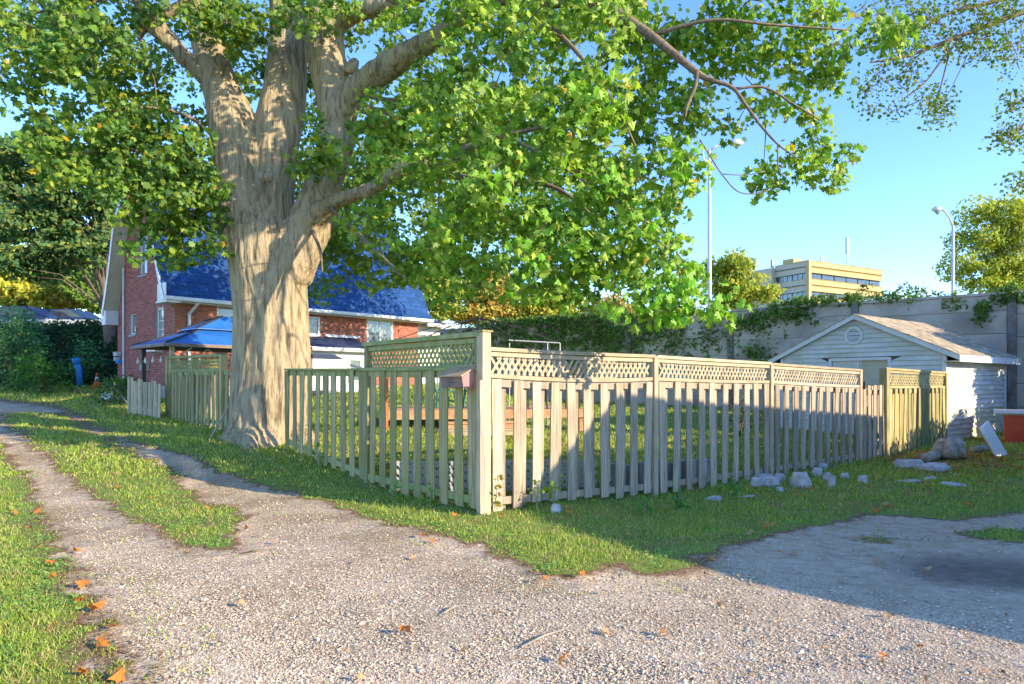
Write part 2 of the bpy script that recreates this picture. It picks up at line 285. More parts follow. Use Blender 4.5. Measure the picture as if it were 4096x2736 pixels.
def ground_mat(name):
    m = bpy.data.materials.new(name); m.use_nodes = True; n = m.node_tree; N = n.nodes; L = n.links; p = N['Principled BSDF']; p.inputs['Roughness'].default_value = .95; p.inputs['Specular IOR Level'].default_value = .1
    tc = N.new('ShaderNodeTexCoord').outputs['Object']
    def noise_(sc, det=5, v=tc):
        q = N.new('ShaderNodeTexNoise'); q.inputs['Scale'].default_value = sc; q.inputs['Detail'].default_value = det; L.new(v, q.inputs['Vector']); return q.outputs[0]
    def ramp(src, *st):
        q = N.new('ShaderNodeValToRGB'); e = q.color_ramp.elements
        e[0].position, e[0].color = st[0][0], (*st[0][1], 1); e[1].position, e[1].color = st[-1][0], (*st[-1][1], 1)
        for pos, c in st[1:-1]: k = e.new(pos); k.color = (*c, 1)
        L.new(src, q.inputs[0]); return q.outputs[0]
    def mix(f, a_, b_, t='MIX'):
        q = N.new('ShaderNodeMixRGB'); q.blend_type = t
        (L.new(f, q.inputs[0]) if not isinstance(f, float) else setattr(q.inputs[0], 'default_value', f)); L.new(a_, q.inputs[1]); L.new(b_, q.inputs[2]); return q.outputs[0]
    grass_c = ramp(noise_(3, 8), (.3, (.26, .20, .09)), (.45, (.18, .22, .045)), (.7, (.22, .31, .06)))
    vor = N.new('ShaderNodeTexVoronoi'); vor.inputs['Scale'].default_value = 75; L.new(tc, vor.inputs['Vector'])
    bw = N.new('ShaderNodeRGBToBW'); L.new(vor.outputs['Color'], bw.inputs[0])
    peb = ramp(bw.outputs[0], (.15, (.29, .205, .125)), (.45, (.50, .395, .265)), (.85, (.69, .565, .40)))
    patch = ramp(noise_(1.1, 9), (.36, (.72, .67, .60)), (.5, (.92, .90, .86)), (.64, (1.12, 1.09, 1.07)))
    peb = mix(1.0, peb, patch, 'MULTIPLY')
    dirt = ramp(noise_(7, 8), (.3, (.41, .31, .20)), (.7, (.62, .50, .36)))
    at = N.new('ShaderNodeAttribute'); at.attribute_name = 'tint'; sp = N.new('ShaderNodeSeparateColor'); L.new(at.outputs['Color'], sp.inputs[0])
    gr = mix(sp.outputs[2], peb, mix(.25, dirt, peb))
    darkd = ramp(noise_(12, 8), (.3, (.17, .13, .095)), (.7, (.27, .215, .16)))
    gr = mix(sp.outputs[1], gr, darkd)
    # ragged strip of soil and litter along the verge
    edge = N.new('ShaderNodeMath'); edge.operation = 'ADD'; L.new(sp.outputs[0], edge.inputs[0])
    nz = N.new('ShaderNodeMath'); nz.operation = 'MULTIPLY_ADD'; L.new(noise_(9, 8), nz.inputs[0]); nz.inputs[1].default_value = .9; nz.inputs[2].default_value = -.45
    L.new(nz.outputs[0], edge.inputs[1])
    soil = ramp(noise_(22, 6), (.35, (.16, .09, .045)), (.65, (.30, .19, .11)))
    s1 = ramp(edge.outputs[0], (.18, (0, 0, 0)), (.38, (1, 1, 1))); s2 = ramp(edge.outputs[0], (.62, (0, 0, 0)), (.95, (1, 1, 1)))
    o = mix(s2, mix(s1, grass_c, soil), gr); L.new(o, p.inputs['Base Color'])
    hgt = N.new('ShaderNodeMath'); hgt.operation = 'ADD'; L.new(noise_(40, 8), hgt.inputs[0]); L.new(bw.outputs[0], hgt.inputs[1])
    b = N.new('ShaderNodeBump'); b.inputs['Strength'].default_value = .8; b.inputs['Distance'].default_value = .012; L.new(hgt.outputs[0], b.inputs['Height']); L.new(b.outputs[0], p.inputs['Normal'])
    return m
MG = ground_mat('earth_grass_and_gravel')
def sub(name, mask):
    f = quads[mask]; u, ix = np.unique(f, return_inverse=True); return link(name, np_mesh(name, V[u], [ix.reshape(f.shape)], MG, col.reshape(-1, 3)[u], True))
tag(sub('lawn_ground', ~fm), 'uneven grassy earth around the fence and house', kind='structure')
tag(sub('gravel_driveway', fm), 'gravel drive with two wheel tracks', kind='structure')

# ------------------------------------------------------------------ leaves and foliage
def frames(N_, bias, r):
    n = r.normal(size=(N_, 3))*.75+np.asarray(bias); n /= np.linalg.norm(n, axis=1)[:, None]
    t = r.normal(size=(N_, 3)); t -= (t*n).sum(1)[:, None]*n; t /= np.linalg.norm(t, axis=1)[:, None]
    return t, np.cross(n, t), n
_ang = [90, 68, 48, 28, 8, -18, -42, -75, -105, -138, -162, 172, 152, 132, 112]
_rad = [1.0, .60, .88, .50, .82, .42, .56, .34, .34, .56, .42, .82, .50, .88, .60]
MAPLE = np.array([(0, -.12, .06)]+[(r_*math.cos(R(a_))*.55, r_*math.sin(R(a_))*.55+.0, -.10*r_*abs(math.cos(R(a_)))-.05*r_) for a_, r_ in zip(_ang, _rad)])
MAPLE_F = np.array([(0, i+1, (i+1) % 15+1) for i in range(15)])
SIMPLE = np.array([(0, -.5, 0), (.28, 0, -.04), (0, .5, 0), (-.28, 0, -.04)]); SIMPLE_F = np.array([(0, 1, 2, 3)])
MED = np.array([(0, -.5, 0), (.42, -.18, -.05), (.20, .02, 0), (.40, .30, -.06), (0, .55, 0), (-.40, .30, -.06), (-.20, .02, 0), (-.42, -.18, -.05)])
MED_F = np.array([(0, 1, 2), (2, 3, 4), (4, 5, 6), (6, 7, 0)]); MED_Q = np.array([(0, 2, 4, 6)])
def leaves(name, P, size, shape, cols, m, parent=None, bias=(0, -.2, .7), r=rng, wc=True, droop=0):
    n = len(P); t, b, nn = frames(n, bias, r)
    if droop:
        dn = np.array([0, 0, -1.0]); b = b+dn*droop; b -= (b*nn).sum(1)[:, None]*nn; b /= np.linalg.norm(b, axis=1)[:, None]; t = np.cross(b, nn)
    s = (size*(r.uniform(.5, 1.28, n)))[:, None, None]; cz = r.uniform(-1.5, 4.0, n)[:, None, None] if shape != 'simple' else 1.0
    SV, SF = {'maple': (MAPLE, [MAPLE_F]), 'simple': (SIMPLE, [SIMPLE_F]), 'med': (MED, [MED_F, MED_Q])}[shape]
    Vv = P[:, None, :]+s*(SV[None, :, 0:1]*t[:, None]+SV[None, :, 1:2]*b[:, None]+SV[None, :, 2:3]*nn[:, None]*cz)
    k = len(SV); fl = [(f[None]+(np.arange(n)*k)[:, None, None]).reshape(-1, f.shape[1]) for f in SF]
    return link(name, np_mesh(name, Vv.reshape(-1, 3), fl, m, np.repeat(cols, k, 0)), parent, wc)
def lcols(n, palette, r=rng, spread=.25):
    pal = np.array(palette); w = r.random((n, 1)); i = r.integers(0, len(pal), n); j = r.integers(0, len(pal), n)
    return (pal[i]*w+pal[j]*(1-w))*r.uniform(1-spread, 1+spread, (n, 1))
def blobs(centers, rad, per, r=rng, shell=False, flat=.7):
    c = np.repeat(np.asarray(centers), per, 0); d = r.normal(size=c.shape); d /= np.linalg.norm(d, axis=1)[:, None]
    q = r.random((len(c), 1))**(1/3 if not shell else .2); d[:, 2] *= flat
    rr = np.repeat(np.asarray(rad).reshape(-1), per)[:, None] if np.ndim(rad) else rad
    return c+d*q*rr

# ------------------------------------------------------------------ the big maple
def PT(l):
    A_ = [(*W(x, y, z), w/2*z/F) for x, y, z, w in l]; out = []
    if len(A_) > 2:
        A_ = [np.array(q) for q in A_]; E0 = [2*A_[0]-A_[1]]+A_+[2*A_[-1]-A_[-2]]
        for i in range(1, len(E0)-2):
            p0, p1, p2, p3 = E0[i-1:i+3]
            for t in (0, .25, .5, .75): out.append(.5*((2*p1)+(p2-p0)*t+(2*p0-5*p1+4*p2-p3)*t*t+(3*p1-p0-3*p2+p3)*t**3))
        A_ = out+[A_[-1]]
    return [Vector(q[:3]) for q in A_], [max(float(q[3]), .003) for q in A_]
limbs = dict(
 trunk=[(1075,1850,12.9,430),(1082,1760,12.9,340),(1090,1680,12.9,296),(1092,1600,12.9,288),(1092,1478,12.9,284),(1078,1200,12.9,284),(1062,1000,12.9,300),(1050,920,12.9,310)],
 left=[(1020,1000,12.9,230),(968,850,12.9,196),(952,700,12.9,190),(948,600,12.9,190),(932,500,12.9,180),(892,380,13,150),(850,250,13.1,122),(820,120,13.2,110),(790,0,13.3,96),(750,-200,13.5,80),(700,-500,13.8,60),(660,-900,14,36)],
 mid=[(1050,960,13,230),(1075,800,13.1,180),(1090,640,13.1,170),(1112,500,13.2,170),(1140,350,13.3,152),(1152,200,13.4,142),(1150,50,13.5,130),(1140,-200,13.6,110),(1180,-600,13.9,80),(1160,-1000,14.2,45)],
 right=[(1130,1080,12.85,230),(1200,960,12.8,190),(1245,870,12.8,170),(1285,760,12.8,150),(1325,640,12.85,135),(1350,540,12.85,142),(1350,450,12.9,150),(1330,340,12.95,150),(1305,200,13,150),(1300,50,13.1,140),(1290,-200,13.2,110),(1330,-600,13.3,70),(1380,-1000,13.3,40)],
 arm=[(1340,500,12.8,130),(1410,385,12.6,116),(1480,320,12.4,104),(1560,260,12.1,98),(1700,180,11.7,90),(1800,110,11.4,84),(1890,30,11.1,80),(1950,-80,10.9,74),(2080,-260,10.5,60),(2250,-450,10,40)],
 upper=[(1320,120,13,90),(1400,62,12.8,66),(1500,30,12.5,62),(1620,0,12.2,58),(1800,-60,11.8,46),(2050,-130,11.2,34)],
 leftarm=[(900,420,13,100),(850,340,12.95,74),(780,270,12.9,64),(700,190,12.8,62),(630,110,12.7,66),(585,80,12.7,62)],
 low=[(1230,900,12.7,130),(1290,840,12.4,84),(1340,805,12.1,60),(1400,785,11.8,50),(1500,745,11.4,46),(1621,665,11,42),(1700,675,10.8,44),(1768,689,10.5,42)],
 knob=[(1400,300,12.7,60),(1412,255,12.65,58),(1408,240,12.6,50)],
 knob2=[(1060,720,12.4,60),(1062,690,12.3,56)],
 root3=[(1000,1730,12.9,110),(900,1775,12.8,66),(830,1800,12.7,30)],root4=[(1180,1720,12.7,120),(1230,1780,12.3,70),(1260,1820,12,34)],root5=[(1050,1730,12.5,120),(1000,1800,11.9,66),(985,1840,11.6,30)],
 root=[(1000,1720,12.75,130),(950,1770,12.5,90),(905,1800,12.3,50)],
 root2=[(1100,1720,12.6,140),(1090,1780,12.2,90),(1060,1820,11.9,46)],
)
thin = [
 [(1880,45,11.1,70),(2000,5,10.8,54),(2150,8,10.3,46),(2400,15,9.7,42),(2480,60,9.5,40),(2600,140,9.2,36),(2700,220,9.0,33),(2800,300,8.8,26),(2850,320,8.75,20)],
 [(585,85,12.7,50),(560,30,12.6,34),(530,-30,12.5,28),(480,-150,12.3,20)],
 [(590,80,12.7,48),(640,60,12.7,44),(690,40,12.8,42),(760,-20,12.9,36),(800,-200,13,24)],
 [(585,90,12.7,46),(560,150,12.6,20),(575,170,12.6,14)],
 [(1768,689,10.5,40),(1838,606,10.2,32),(1930,575,10,26),(2030,542,9.8,20),(2200,500,9.5,12)],
 [(1768,689,10.5,34),(1950,730,10,26),(2157,733,9.6,20),(2300,800,9.3,14),(2450,960,9,9)],
 [(2790,290,8.8,22),(2780,350,8.8,16),(2750,420,8.8,12),(2740,470,8.8,8)],
 [(2840,320,8.75,18),(2930,350,8.7,16),(2990,430,8.65,13),(3050,510,8.6,11),(3115,580,8.5,8),(3200,640,8.5,6)],
 [(2940,355,8.7,12),(3060,350,8.7,10),(3180,420,8.7,8),(3280,480,8.7,5)],
 [(3110,580,8.5,6),(3115,680,8.5,5),(3150,715,8.5,4)],
 [(2850,640,8.4,6),(2890,700,8.4,5.5),(2950,765,8.4,5),(3020,775,8.4,4),(3080,760,8.4,3)],
 [(2890,696,8.4,4),(2980,700,8.4,3.5),(3060,685,8.4,3)],
 [(2800,560,8.6,7),(2850,640,8.4,6)],
 [(1420,370,12.5,22),(1580,400,12,18),(1650,330,11.6,10)],
 [(1460,420,12.2,14),(1600,480,11.5,14),(1620,540,11.3,10)],
 [(1310,820,12.2,22),(1500,1000,11,16),(1600,1100,10.6,9)],
 [(1240,900,12.6,20),(1280,1000,12,12),(1290,1090,11.8,7)],
 [(870,560,12.8,18),(760,470,12.2,14),(600,430,11.8,10),(400,450,11.4,7)],
 [(870,700,12.8,24),(700,640,12,16),(500,600,11.6,10),(250,620,11.2,7)],
 [(880,820,12.8,20),(740,860,12.3,13),(660,930,12,8)],
 [(2100,5,10.4,24),(2300,200,9.5,18),(2450,400,9,12),(2550,600,8.8,8)],
 [(2600,140,9.2,18),(2850,80,8.9,14),(3100,100,8.8,10),(3400,120,8.8,6)],
 [(2030,542,9.8,14),(2300,700,9.2,10),(2600,900,8.8,8),(2780,1100,8.6,5)],
 [(1950,-80,10.9,50),(2300,-100,10,36),(2700,-60,9.2,24),(3050,0,8.9,14)],
 [(530,-30,12.5,24),(300,20,12,16),(100,60,11.6,10)],
]
root_t = W(1085, 1740, 12.9); root_t.z = g1(root_t.x, root_t.y)
maple = empty('maple_tree', root_t, 0, 'huge old maple with thick forked grey-tan trunk growing through the fence line', 'tree')
mb = MB()
for k, l in limbs.items(): mb.tube(*PT(l), n=14)
tmp = mb.obj('trunk', M['bark'])
rm = tmp.modifiers.new('r', 'REMESH'); rm.mode = 'VOXEL'; rm.voxel_size = .034
dg = bpy.context.evaluated_depsgraph_get(); me = bpy.data.meshes.new_from_object(tmp.evaluated_get(dg)); bpy.data.objects.remove(tmp)
n = len(me.vertices); co = np.empty(n*3, np.float32); me.vertices.foreach_get('co', co); co = co.reshape(-1, 3)
no = np.empty(n*3, np.float32); me.vertices.foreach_get('normal', no); no = no.reshape(-1, 3)
e = np.empty(len(me.edges)*2, np.int32); me.edges.foreach_get('vertices', e); e = e.reshape(-1, 2)
for _ in range(5):  # smooth the joints
    acc = np.zeros_like(co); cnt = np.zeros(n); np.add.at(acc, e[:, 0], co[e[:, 1]]); np.add.at(acc, e[:, 1], co[e[:, 0]]); np.add.at(cnt, e[:, 0], 1); np.add.at(cnt, e[:, 1], 1)
    co = co*.4+.6*acc/cnt[:, None]
disp = np.array([.10*noise.noise((x*1.1, y*1.1, z*.5+3))+.05*noise.noise((x*5, y*5, z*.8))+.035*(1-2*abs(noise.noise((x*13+.5*math.sin(z*2), y*13, z*1.6)))) for x, y, z in co.tolist()], np.float32)
co += no*disp[:, None]*np.clip((co[:, 2:3]*-0.08+1.15), .35, 1)
me.vertices.foreach_set('co', co.ravel()); me.polygons.foreach_set('use_smooth', [True]*len(me.polygons)); me.materials.clear(); me.materials.append(M['bark']); me.update()
me.name = 'trunk'; link('trunk', me, maple)
mb = MB()
for l in thin: mb.tube(*PT(l), n=7)
BL = [ # crown masses: x, y, rx, ry, z near, z far, density
 (150,90,260,140,10,13,1.1),(420,60,220,120,10.5,13,.8),(120,270,170,110,10,12,.8),(330,230,230,120,10.5,13,1),(500,330,200,100,11,13.5,.75),(90,420,100,90,10,12,.6),
 (430,450,260,110,11,13.5,1.1),(640,480,190,110,12,14,.8),(300,560,200,90,10.5,12.5,1.1),(550,600,280,100,11,13,1.2),(720,640,160,110,11.5,13,1.2),(250,650,160,60,10.5,12,.8),
 (480,700,280,80,11,12.5,1.2),(700,760,190,90,11.5,12.5,1.3),(560,800,200,60,11,12.5,1.1),(800,860,100,70,12,13,.9),(720,1000,130,70,11.8,12.6,.9),(820,960,80,60,12,13,.8),(640,900,150,50,12,13,.5),
 (830,70,160,80,11.4,12.3,1.5),(960,120,110,90,12,12.6,.9),(960,300,90,70,14,15.5,1),(1180,50,120,60,11.6,12.4,1.0),(1320,50,130,60,12,12.4,.9),(1250,300,60,200,13.8,15,.9),(640,60,90,80,12.5,14,.5),
 (1480,110,60,60,13,14,.6),(1620,60,120,60,11.5,13,.7),(1560,200,80,50,12.5,14,.35),(1700,60,160,70,10.5,12.5,.8),(1900,140,170,110,9.6,11,1),
 (2080,100,220,130,8.6,11,1.2),(2350,120,260,150,8.2,10.5,1.25),(2640,90,220,130,8,10,1.0),(2120,330,300,150,8.2,11,1.4),(2450,350,230,170,7.8,10,1.4),(2650,300,120,120,8,9.5,.8),
 (1780,330,190,90,10,12,1.1),(1640,430,200,100,10.5,12.5,1.2),(1900,480,260,140,9,11.5,1.4),(2250,560,320,160,8,10.5,1.5),(2600,560,180,140,7.8,9.4,1.3),(2780,480,110,90,8,9.2,.9),
 (1450,560,120,90,11,12.2,1.1),(1290,560,70,100,11.2,12,.9),(1230,680,90,60,11.2,12,.9),(1560,640,200,110,10,12,1.3),(1480,760,200,90,10.5,12.3,1.3),(1850,720,280,140,8.8,11,1.4),(2200,780,320,140,8,10,1.5),(2560,760,200,130,7.8,9,1.3),
 (2780,700,90,80,7.8,8.6,.9),(1400,880,130,90,11,12.3,1.1),(1620,900,240,100,9.8,11.8,1.3),(1950,940,300,120,8.6,10.5,1.4),(2300,970,300,120,8,9.8,1.4),(2560,990,180,130,7.8,8.8,1.1),
 (1330,1020,80,110,11.4,12,1.1),(1480,1060,180,60,10.5,11.8,.8),(1700,1060,220,70,9.8,11.2,1.0),(2000,1110,260,70,8.8,10,1.2),(2350,1130,260,80,8,9.4,1.3),(2640,1140,190,100,7.7,8.6,1.2),(2780,1200,120,90,7.6,8.3,1.2),
 (2580,1240,80,50,7.7,8.3,.8),(1290,1160,30,60,11.6,12,1.0),(2730,880,100,60,8,8.8,.35),(2680,980,120,80,8,8.6,.8),(1560,1130,90,40,10.4,11,.4),(1850,1160,120,40,9.4,10,.6),
 (2830,140,160,90,8.4,9.4,1.0),(3030,80,170,100,8.4,9.6,1.1),(2980,240,160,60,8.6,9.4,.8),(3230,60,200,80,8.4,9.6,1.1),(3420,120,180,80,8.5,9.4,1.0),(3580,120,110,70,8.6,9.4,.7),(3100,200,150,70,8.5,9.3,.8),
 (3290,240,120,60,8.5,9.2,.7),(2850,440,120,60,8.5,9.1,.7),(2920,570,100,60,8.4,9,.6),(3060,400,150,60,8.5,9.1,.8),(3240,310,160,60,8.5,9.2,.9),(3400,300,110,60,8.6,9.2,.8),(3380,390,100,50,8.6,9.1,.7),(3180,460,190,60,8.4,9,.9),
 (3300,520,130,50,8.4,8.9,.8),(3160,580,110,40,8.4,8.9,.7),(3270,600,130,50,8.4,8.8,.9),(3320,680,90,50,8.3,8.7,.9),(3370,640,60,50,8.4,8.8,.7),(3100,740,60,30,8.3,8.6,.9),(3065,710,40,30,8.3,8.6,.6),(3190,700,70,40,8.3,8.7,.7),
 (1420,980,150,110,10.5,12,1.2),(1620,1060,180,80,10,11.5,1.1),(1450,1120,130,50,10.5,11.8,.9),(1800,1090,160,80,9.5,11,1.0),(560,960,120,60,11.8,12.8,.7),(760,900,130,80,12,13,1.0),(2700,330,160,100,8.2,9.2,.8),(3000,160,200,110,8.4,9.6,.8),(2900,300,120,80,8.4,9.2,.7),
 (1500,-250,1500,200,9,15,.5),(400,-250,600,180,10,15,.5),(2700,-200,900,150,8.4,11,.5),
]
TRQ = .47*-4.5+.88*12.8
cent = []
for (x, y, rx, ry, z0, z1, dn) in BL:
    k = max(2, int(math.pi*rx*ry/(66*66)*dn*(1.22 if x < 1400 else .88)))
    for _ in range(k):
        a_ = rng.uniform(0, 2*math.pi); q = math.sqrt(rng.random())*1.0; Z = rng.uniform(z0, z1)
        p = W(x+rx*q*math.cos(a_), y+ry*q*math.sin(a_), Z); qq = .47*p.x+.88*p.y; pp = .88*p.x-.47*p.y; zt = p.z-.364*(pp+9.93)
        if pp > -9 and abs(qq-TRQ) < 1.15 and -.6 < zt < 4.3:
            kx = .47*(p.x/p.y)+.88; Zn = (TRQ+rng.uniform(1.25, 2.6))/kx
            if Zn > 15.5 or rng.random() < .25: continue
            f_ = Zn/p.y; p = Vector((p.x*f_, Zn, EYE+(p.z-EYE)*f_))
        cent.append(p)
for _ in range(260): cent.append(Vector((rng.uniform(-6, -.3), rng.uniform(16, 20), rng.uniform(5.6, 8.6))))  # leaf clusters added behind the crown to shade the house
for _ in range(300): cent.append(Vector((rng.uniform(-2, 2.5), rng.uniform(19, 25), rng.uniform(5.8, 11))))  # more added clusters, placed to shade the house wall and roof
for _ in range(520):  # the upper crown above the picture, which shades the house
    d = rng.normal(size=3); d /= np.linalg.norm(d); q = rng.random()**.33
    cent.append(Vector((-6+d[0]*6.5*q, 15+d[1]*4.5*q, 12+d[2]*4.0*q)))
cent = np.array([tuple(c) for c in cent])
# twigs: each cluster hangs on a twig from the closest limb point that is nearer to the trunk
lp = []
for l in list(limbs.values())+thin:
    P_, r_ = PT(l)
    for i in range(len(P_)-1):
        for t in (0, .33, .66): lp.append((*P_[i].lerp(P_[i+1], t), r_[i]))
lp = np.array(lp); lp = lp[lp[:, 2] > 2.5]
ordr = np.argsort(np.linalg.norm(cent-np.array(W(1150, 600, 12.9)), axis=1))
nodes = [tuple(x[:3]) for x in lp]; NA = np.zeros((len(lp)+len(cent), 3)); NA[:len(lp)] = lp[:, :3]; cnt_ = len(lp)
for i in ordr:
    c = cent[i]; d = np.linalg.norm(NA[:cnt_]-c, axis=1); j = int(np.argmin(d)); s = NA[j]; L_ = d[j]
    if L_ > .12:
        midp = (s+c)/2+rng.normal(size=3)*.08*L_+np.array([0, 0, .08*L_]); mb.tube([Vector(s), Vector(midp), Vector(c)], [.006+.008*min(L_, 2), .006+.004*min(L_, 2), .004], n=4, cap=False)
    NA[cnt_] = c; cnt_ += 1
mb.obj('branch', M['twig'], maple, smooth=True)['kind'] = 'stuff'
per = 34
LP = blobs(cent, np.where((cent[:, 2] > 9.5) | (cent[:, 1] > 15.9), .5, .30), per, flat=.75)
side = sstep(-1.5, -4.5, LP[:, 0])[:, None]  # leaves to the left get darker tints, crown shade put into colour
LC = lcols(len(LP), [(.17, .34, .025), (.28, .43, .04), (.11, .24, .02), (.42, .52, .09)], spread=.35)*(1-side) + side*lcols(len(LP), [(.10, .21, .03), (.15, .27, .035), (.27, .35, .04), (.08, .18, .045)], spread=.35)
yl = rng.random(len(LP)) < .012; LC[yl] = [.5, .33, .03]
# the 300 leaves that show largest are separate, the rest of the crown is one mass
vis = (LP[:, 1] < 9.2) & (np.abs(LP[:, 0]/LP[:, 1]) < .75) & (LP[:, 2] < 1.5+1500/F*LP[:, 1]); score = np.where(vis, LP[:, 1], 99)+rng.random(len(LP))*.35
first = np.argsort(score)[:300]; rest = np.setdiff1d(np.arange(len(LP)), first)
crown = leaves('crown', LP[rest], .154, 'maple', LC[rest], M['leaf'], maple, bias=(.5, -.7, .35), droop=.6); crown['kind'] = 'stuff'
leaf_me = []
for k in range(5):
    v = MAPLE*1.0; v = v.copy(); v[:, 2] *= 1+.5*k/4
    c = np.tile(lcols(1, [(.16, .37, .025), (.26, .47, .05)]), (len(v), 1)); leaf_me.append(np_mesh('leaf', v, [MAPLE_F], M['leaf'], c))
t_, b_, n_ = frames(300, (.5, -.7, .35), rng); b_ = b_+np.array([0, 0, -.5]); b_ -= (b_*n_).sum(1)[:, None]*n_; b_ /= np.linalg.norm(b_, axis=1)[:, None]; t_ = np.cross(b_, n_)
IT = inv(maple)
for q, i in enumerate(first):
    o = bpy.data.objects.new('leaf', leaf_me[q % 5]); C.objects.link(o); o.parent = maple; o.matrix_parent_inverse = IT
    s = .15*rng.uniform(.7, 1.15); o.matrix_basis = Matrix.Translation(LP[i]) @ Matrix((t_[q], b_[q], n_[q])).transposed().to_4x4() @ Matrix.Scale(s, 4)

# ------------------------------------------------------------------ fences
C0 = Vector((-.32, 7.64)); RD = Vector((.769, .639)); LD = Vector((-.653, .757))
def picket_me(k, m, w=.138, t=.019):
    """a board 1 m long with slight bow, worn edges"""
    r = random.Random(k); V_ = []; Fc = []; ns = 7
    for i in range(ns):
        z = i/(ns-1); dx = .006*math.sin(z*3+k)+r.uniform(-.002, .002); dy = .006*math.sin(z*2.3+k*2); ww = w/2*(1+.015*math.sin(z*7+k)); c = .004
        for x, y in ((-ww+c, -t/2), (ww-c, -t/2), (ww, -t/2+c), (ww, t/2), (-ww, t/2), (-ww, -t/2+c)): V_.append((x+dx, y+dy, z))
    for i in range(ns-1):
        for j in range(6): Fc.append((i*6+j, i*6+(j+1) % 6, i*6+6+(j+1) % 6, i*6+6+j))
    Fc += [tuple(range(5, -1, -1)), tuple(range((ns-1)*6, ns*6))]
    me = bpy.data.meshes.new('picket'); me.from_pydata(V_, [], Fc); me.materials.append(m); return me
PK = {k: [picket_me(i, M[k]) for i in range(6)] for k in ('wood', 'wood_green', 'wood_yellow', 'wood_new')}
def put(name, me, parent, x, y, z, rz, sc=(1, 1, 1), tilt=(0, 0)):
    o = bpy.data.objects.new(name, me); C.objects.link(o); o.parent = parent
    o.location = (x, y, z); o.rotation_euler = (tilt[0], tilt[1], rz); o.scale = sc; return o
class Fence:
    """a run in its own frame: x along the run, -y outward; heights are absolute minus base"""
    def __init__(s, label, o2, d2, group=None, name='picket_fence', cat='fence'):
        s.o = o2; s.d = d2; s.z0 = g1(o2.x, o2.y); s.rz = math.atan2(d2.y, d2.x)
        s.e = empty(name, (o2.x, o2.y, s.z0), s.rz, label, cat, group)
    def gz(s, L): p = s.o+s.d*L; return g1(p.x, p.y)-s.z0
    def pickets(s, L0, L1, top, k='wood', step=.31, back=True, width=1, kb=None, jit=1, y=-.030, keep=None):
        n_ = int((L1-L0)/step+.5)
        for i in range(n_+1):
            L = L0+i*(L1-L0)/max(n_, 1)+random.uniform(-.008, .008)*jit; b = s.gz(L)+random.uniform(.01, .05); t_ = top(L)-s.z0+random.uniform(-.006, .006)
            if keep and not keep(L): continue
            kk = k(L) if callable(k) else k
            put('picket', PK[kk][random.randrange(6)], s.e, L, y, b, 0, (width*random.uniform(.93, 1.05), 1, t_-b+random.choice((0, 0, .008, -.012))), (random.uniform(-.010, .010)*jit, random.uniform(-.011, .011)*jit))
            if back: put('picket', PK[kb or kk][random.randrange(6)], s.e, L+.13+random.uniform(-.01, .01), .055, b, 0, (width, 1, t_-b-.01), (0, random.uniform(-.01, .01)*jit))
    def rail(s, name, L0, L1, za, zb, m, h=.088, t=.038, y=.012, sag=0, parts=6):
        m_ = MB(); P_ = []
        for i in range(parts+1):
            f = i/parts; P_.append(Vector((L0+(L1-L0)*f, y, za+(zb-za)*f-s.z0-sag*4*f*(1-f))))
        for a_, b_ in zip(P_, P_[1:]): pass
        vs = []; fs = []
        for i, p in enumerate(P_):
            vs += [p+Vector((0, -t/2, -h/2)), p+Vector((0, t/2, -h/2)), p+Vector((0, t/2, h/2)), p+Vector((0, -t/2, h/2))]
        for i in range(parts):
            for j in range(4): fs.append((i*4+j, i*4+(j+1) % 4, i*4+4+(j+1) % 4, i*4+4+j))
        fs += [(3, 2, 1, 0), tuple(parts*4+j for j in range(4))]
        m_.add(vs, fs); return bevel(m_.obj(name, m, s.e, False), .004)
    def post(s, L, top, m, w=.09, y=.0, name='post'):
        m_ = MB().box(L-w/2, L+w/2, y-w/2, y+w/2, s.gz(L)-.05, top-s.z0); return bevel(m_.obj(name, m, s.e, False), .006)
    def lattice(s, L0, L1, bot, top, m, y=.0, pitch=.096, w=.033, broken=None):
        """two layers of crossing strips, every strip a part, cut to the frame"""
        for layer, sg in ((0, 1), (1, -1)):
            k = 0; x = L0-.6
            while x < L1+.6:
                # line: z = sg*(l-x) measured from the mid height
                pts = []
                N_ = 24; seg = []
                for i in range(N_+1):
                    u = -.35+.7*i/N_; L = x+u*.74; zz = (bot(L)+top(L))/2+sg*u
                    if L0 <= L <= L1 and bot(L) <= zz <= top(L): seg.append((L, zz))
                if len(seg) >= 3 and not (broken and broken(layer, (seg[0][0]+seg[-1][0])/2)):
                    a_, b_ = seg[0], seg[-1]; yy = y-.008+.010*layer
                    d = Vector((b_[0]-a_[0], 0, b_[1]-a_[1])).normalized()*.01
                    m_ = MB().beam(Vector((a_[0], yy, a_[1]-s.z0))-d, Vector((b_[0], yy, b_[1]-s.z0))+d, .008, w, (0, 1, 0)) if False else MB().beam(Vector((a_[0], yy, a_[1]-s.z0))-d, Vector((b_[0], yy, b_[1]-s.z0))+d, w, .008, (0, 1, 0))
                    m_.obj('lattice_strip', m, s.e, False)
                x += pitch; k += 1
lin = lambda L0, z0, L1, z1: (lambda L: z0+(z1-z0)*(L-L0)/(L1-L0))
E_ = EYE
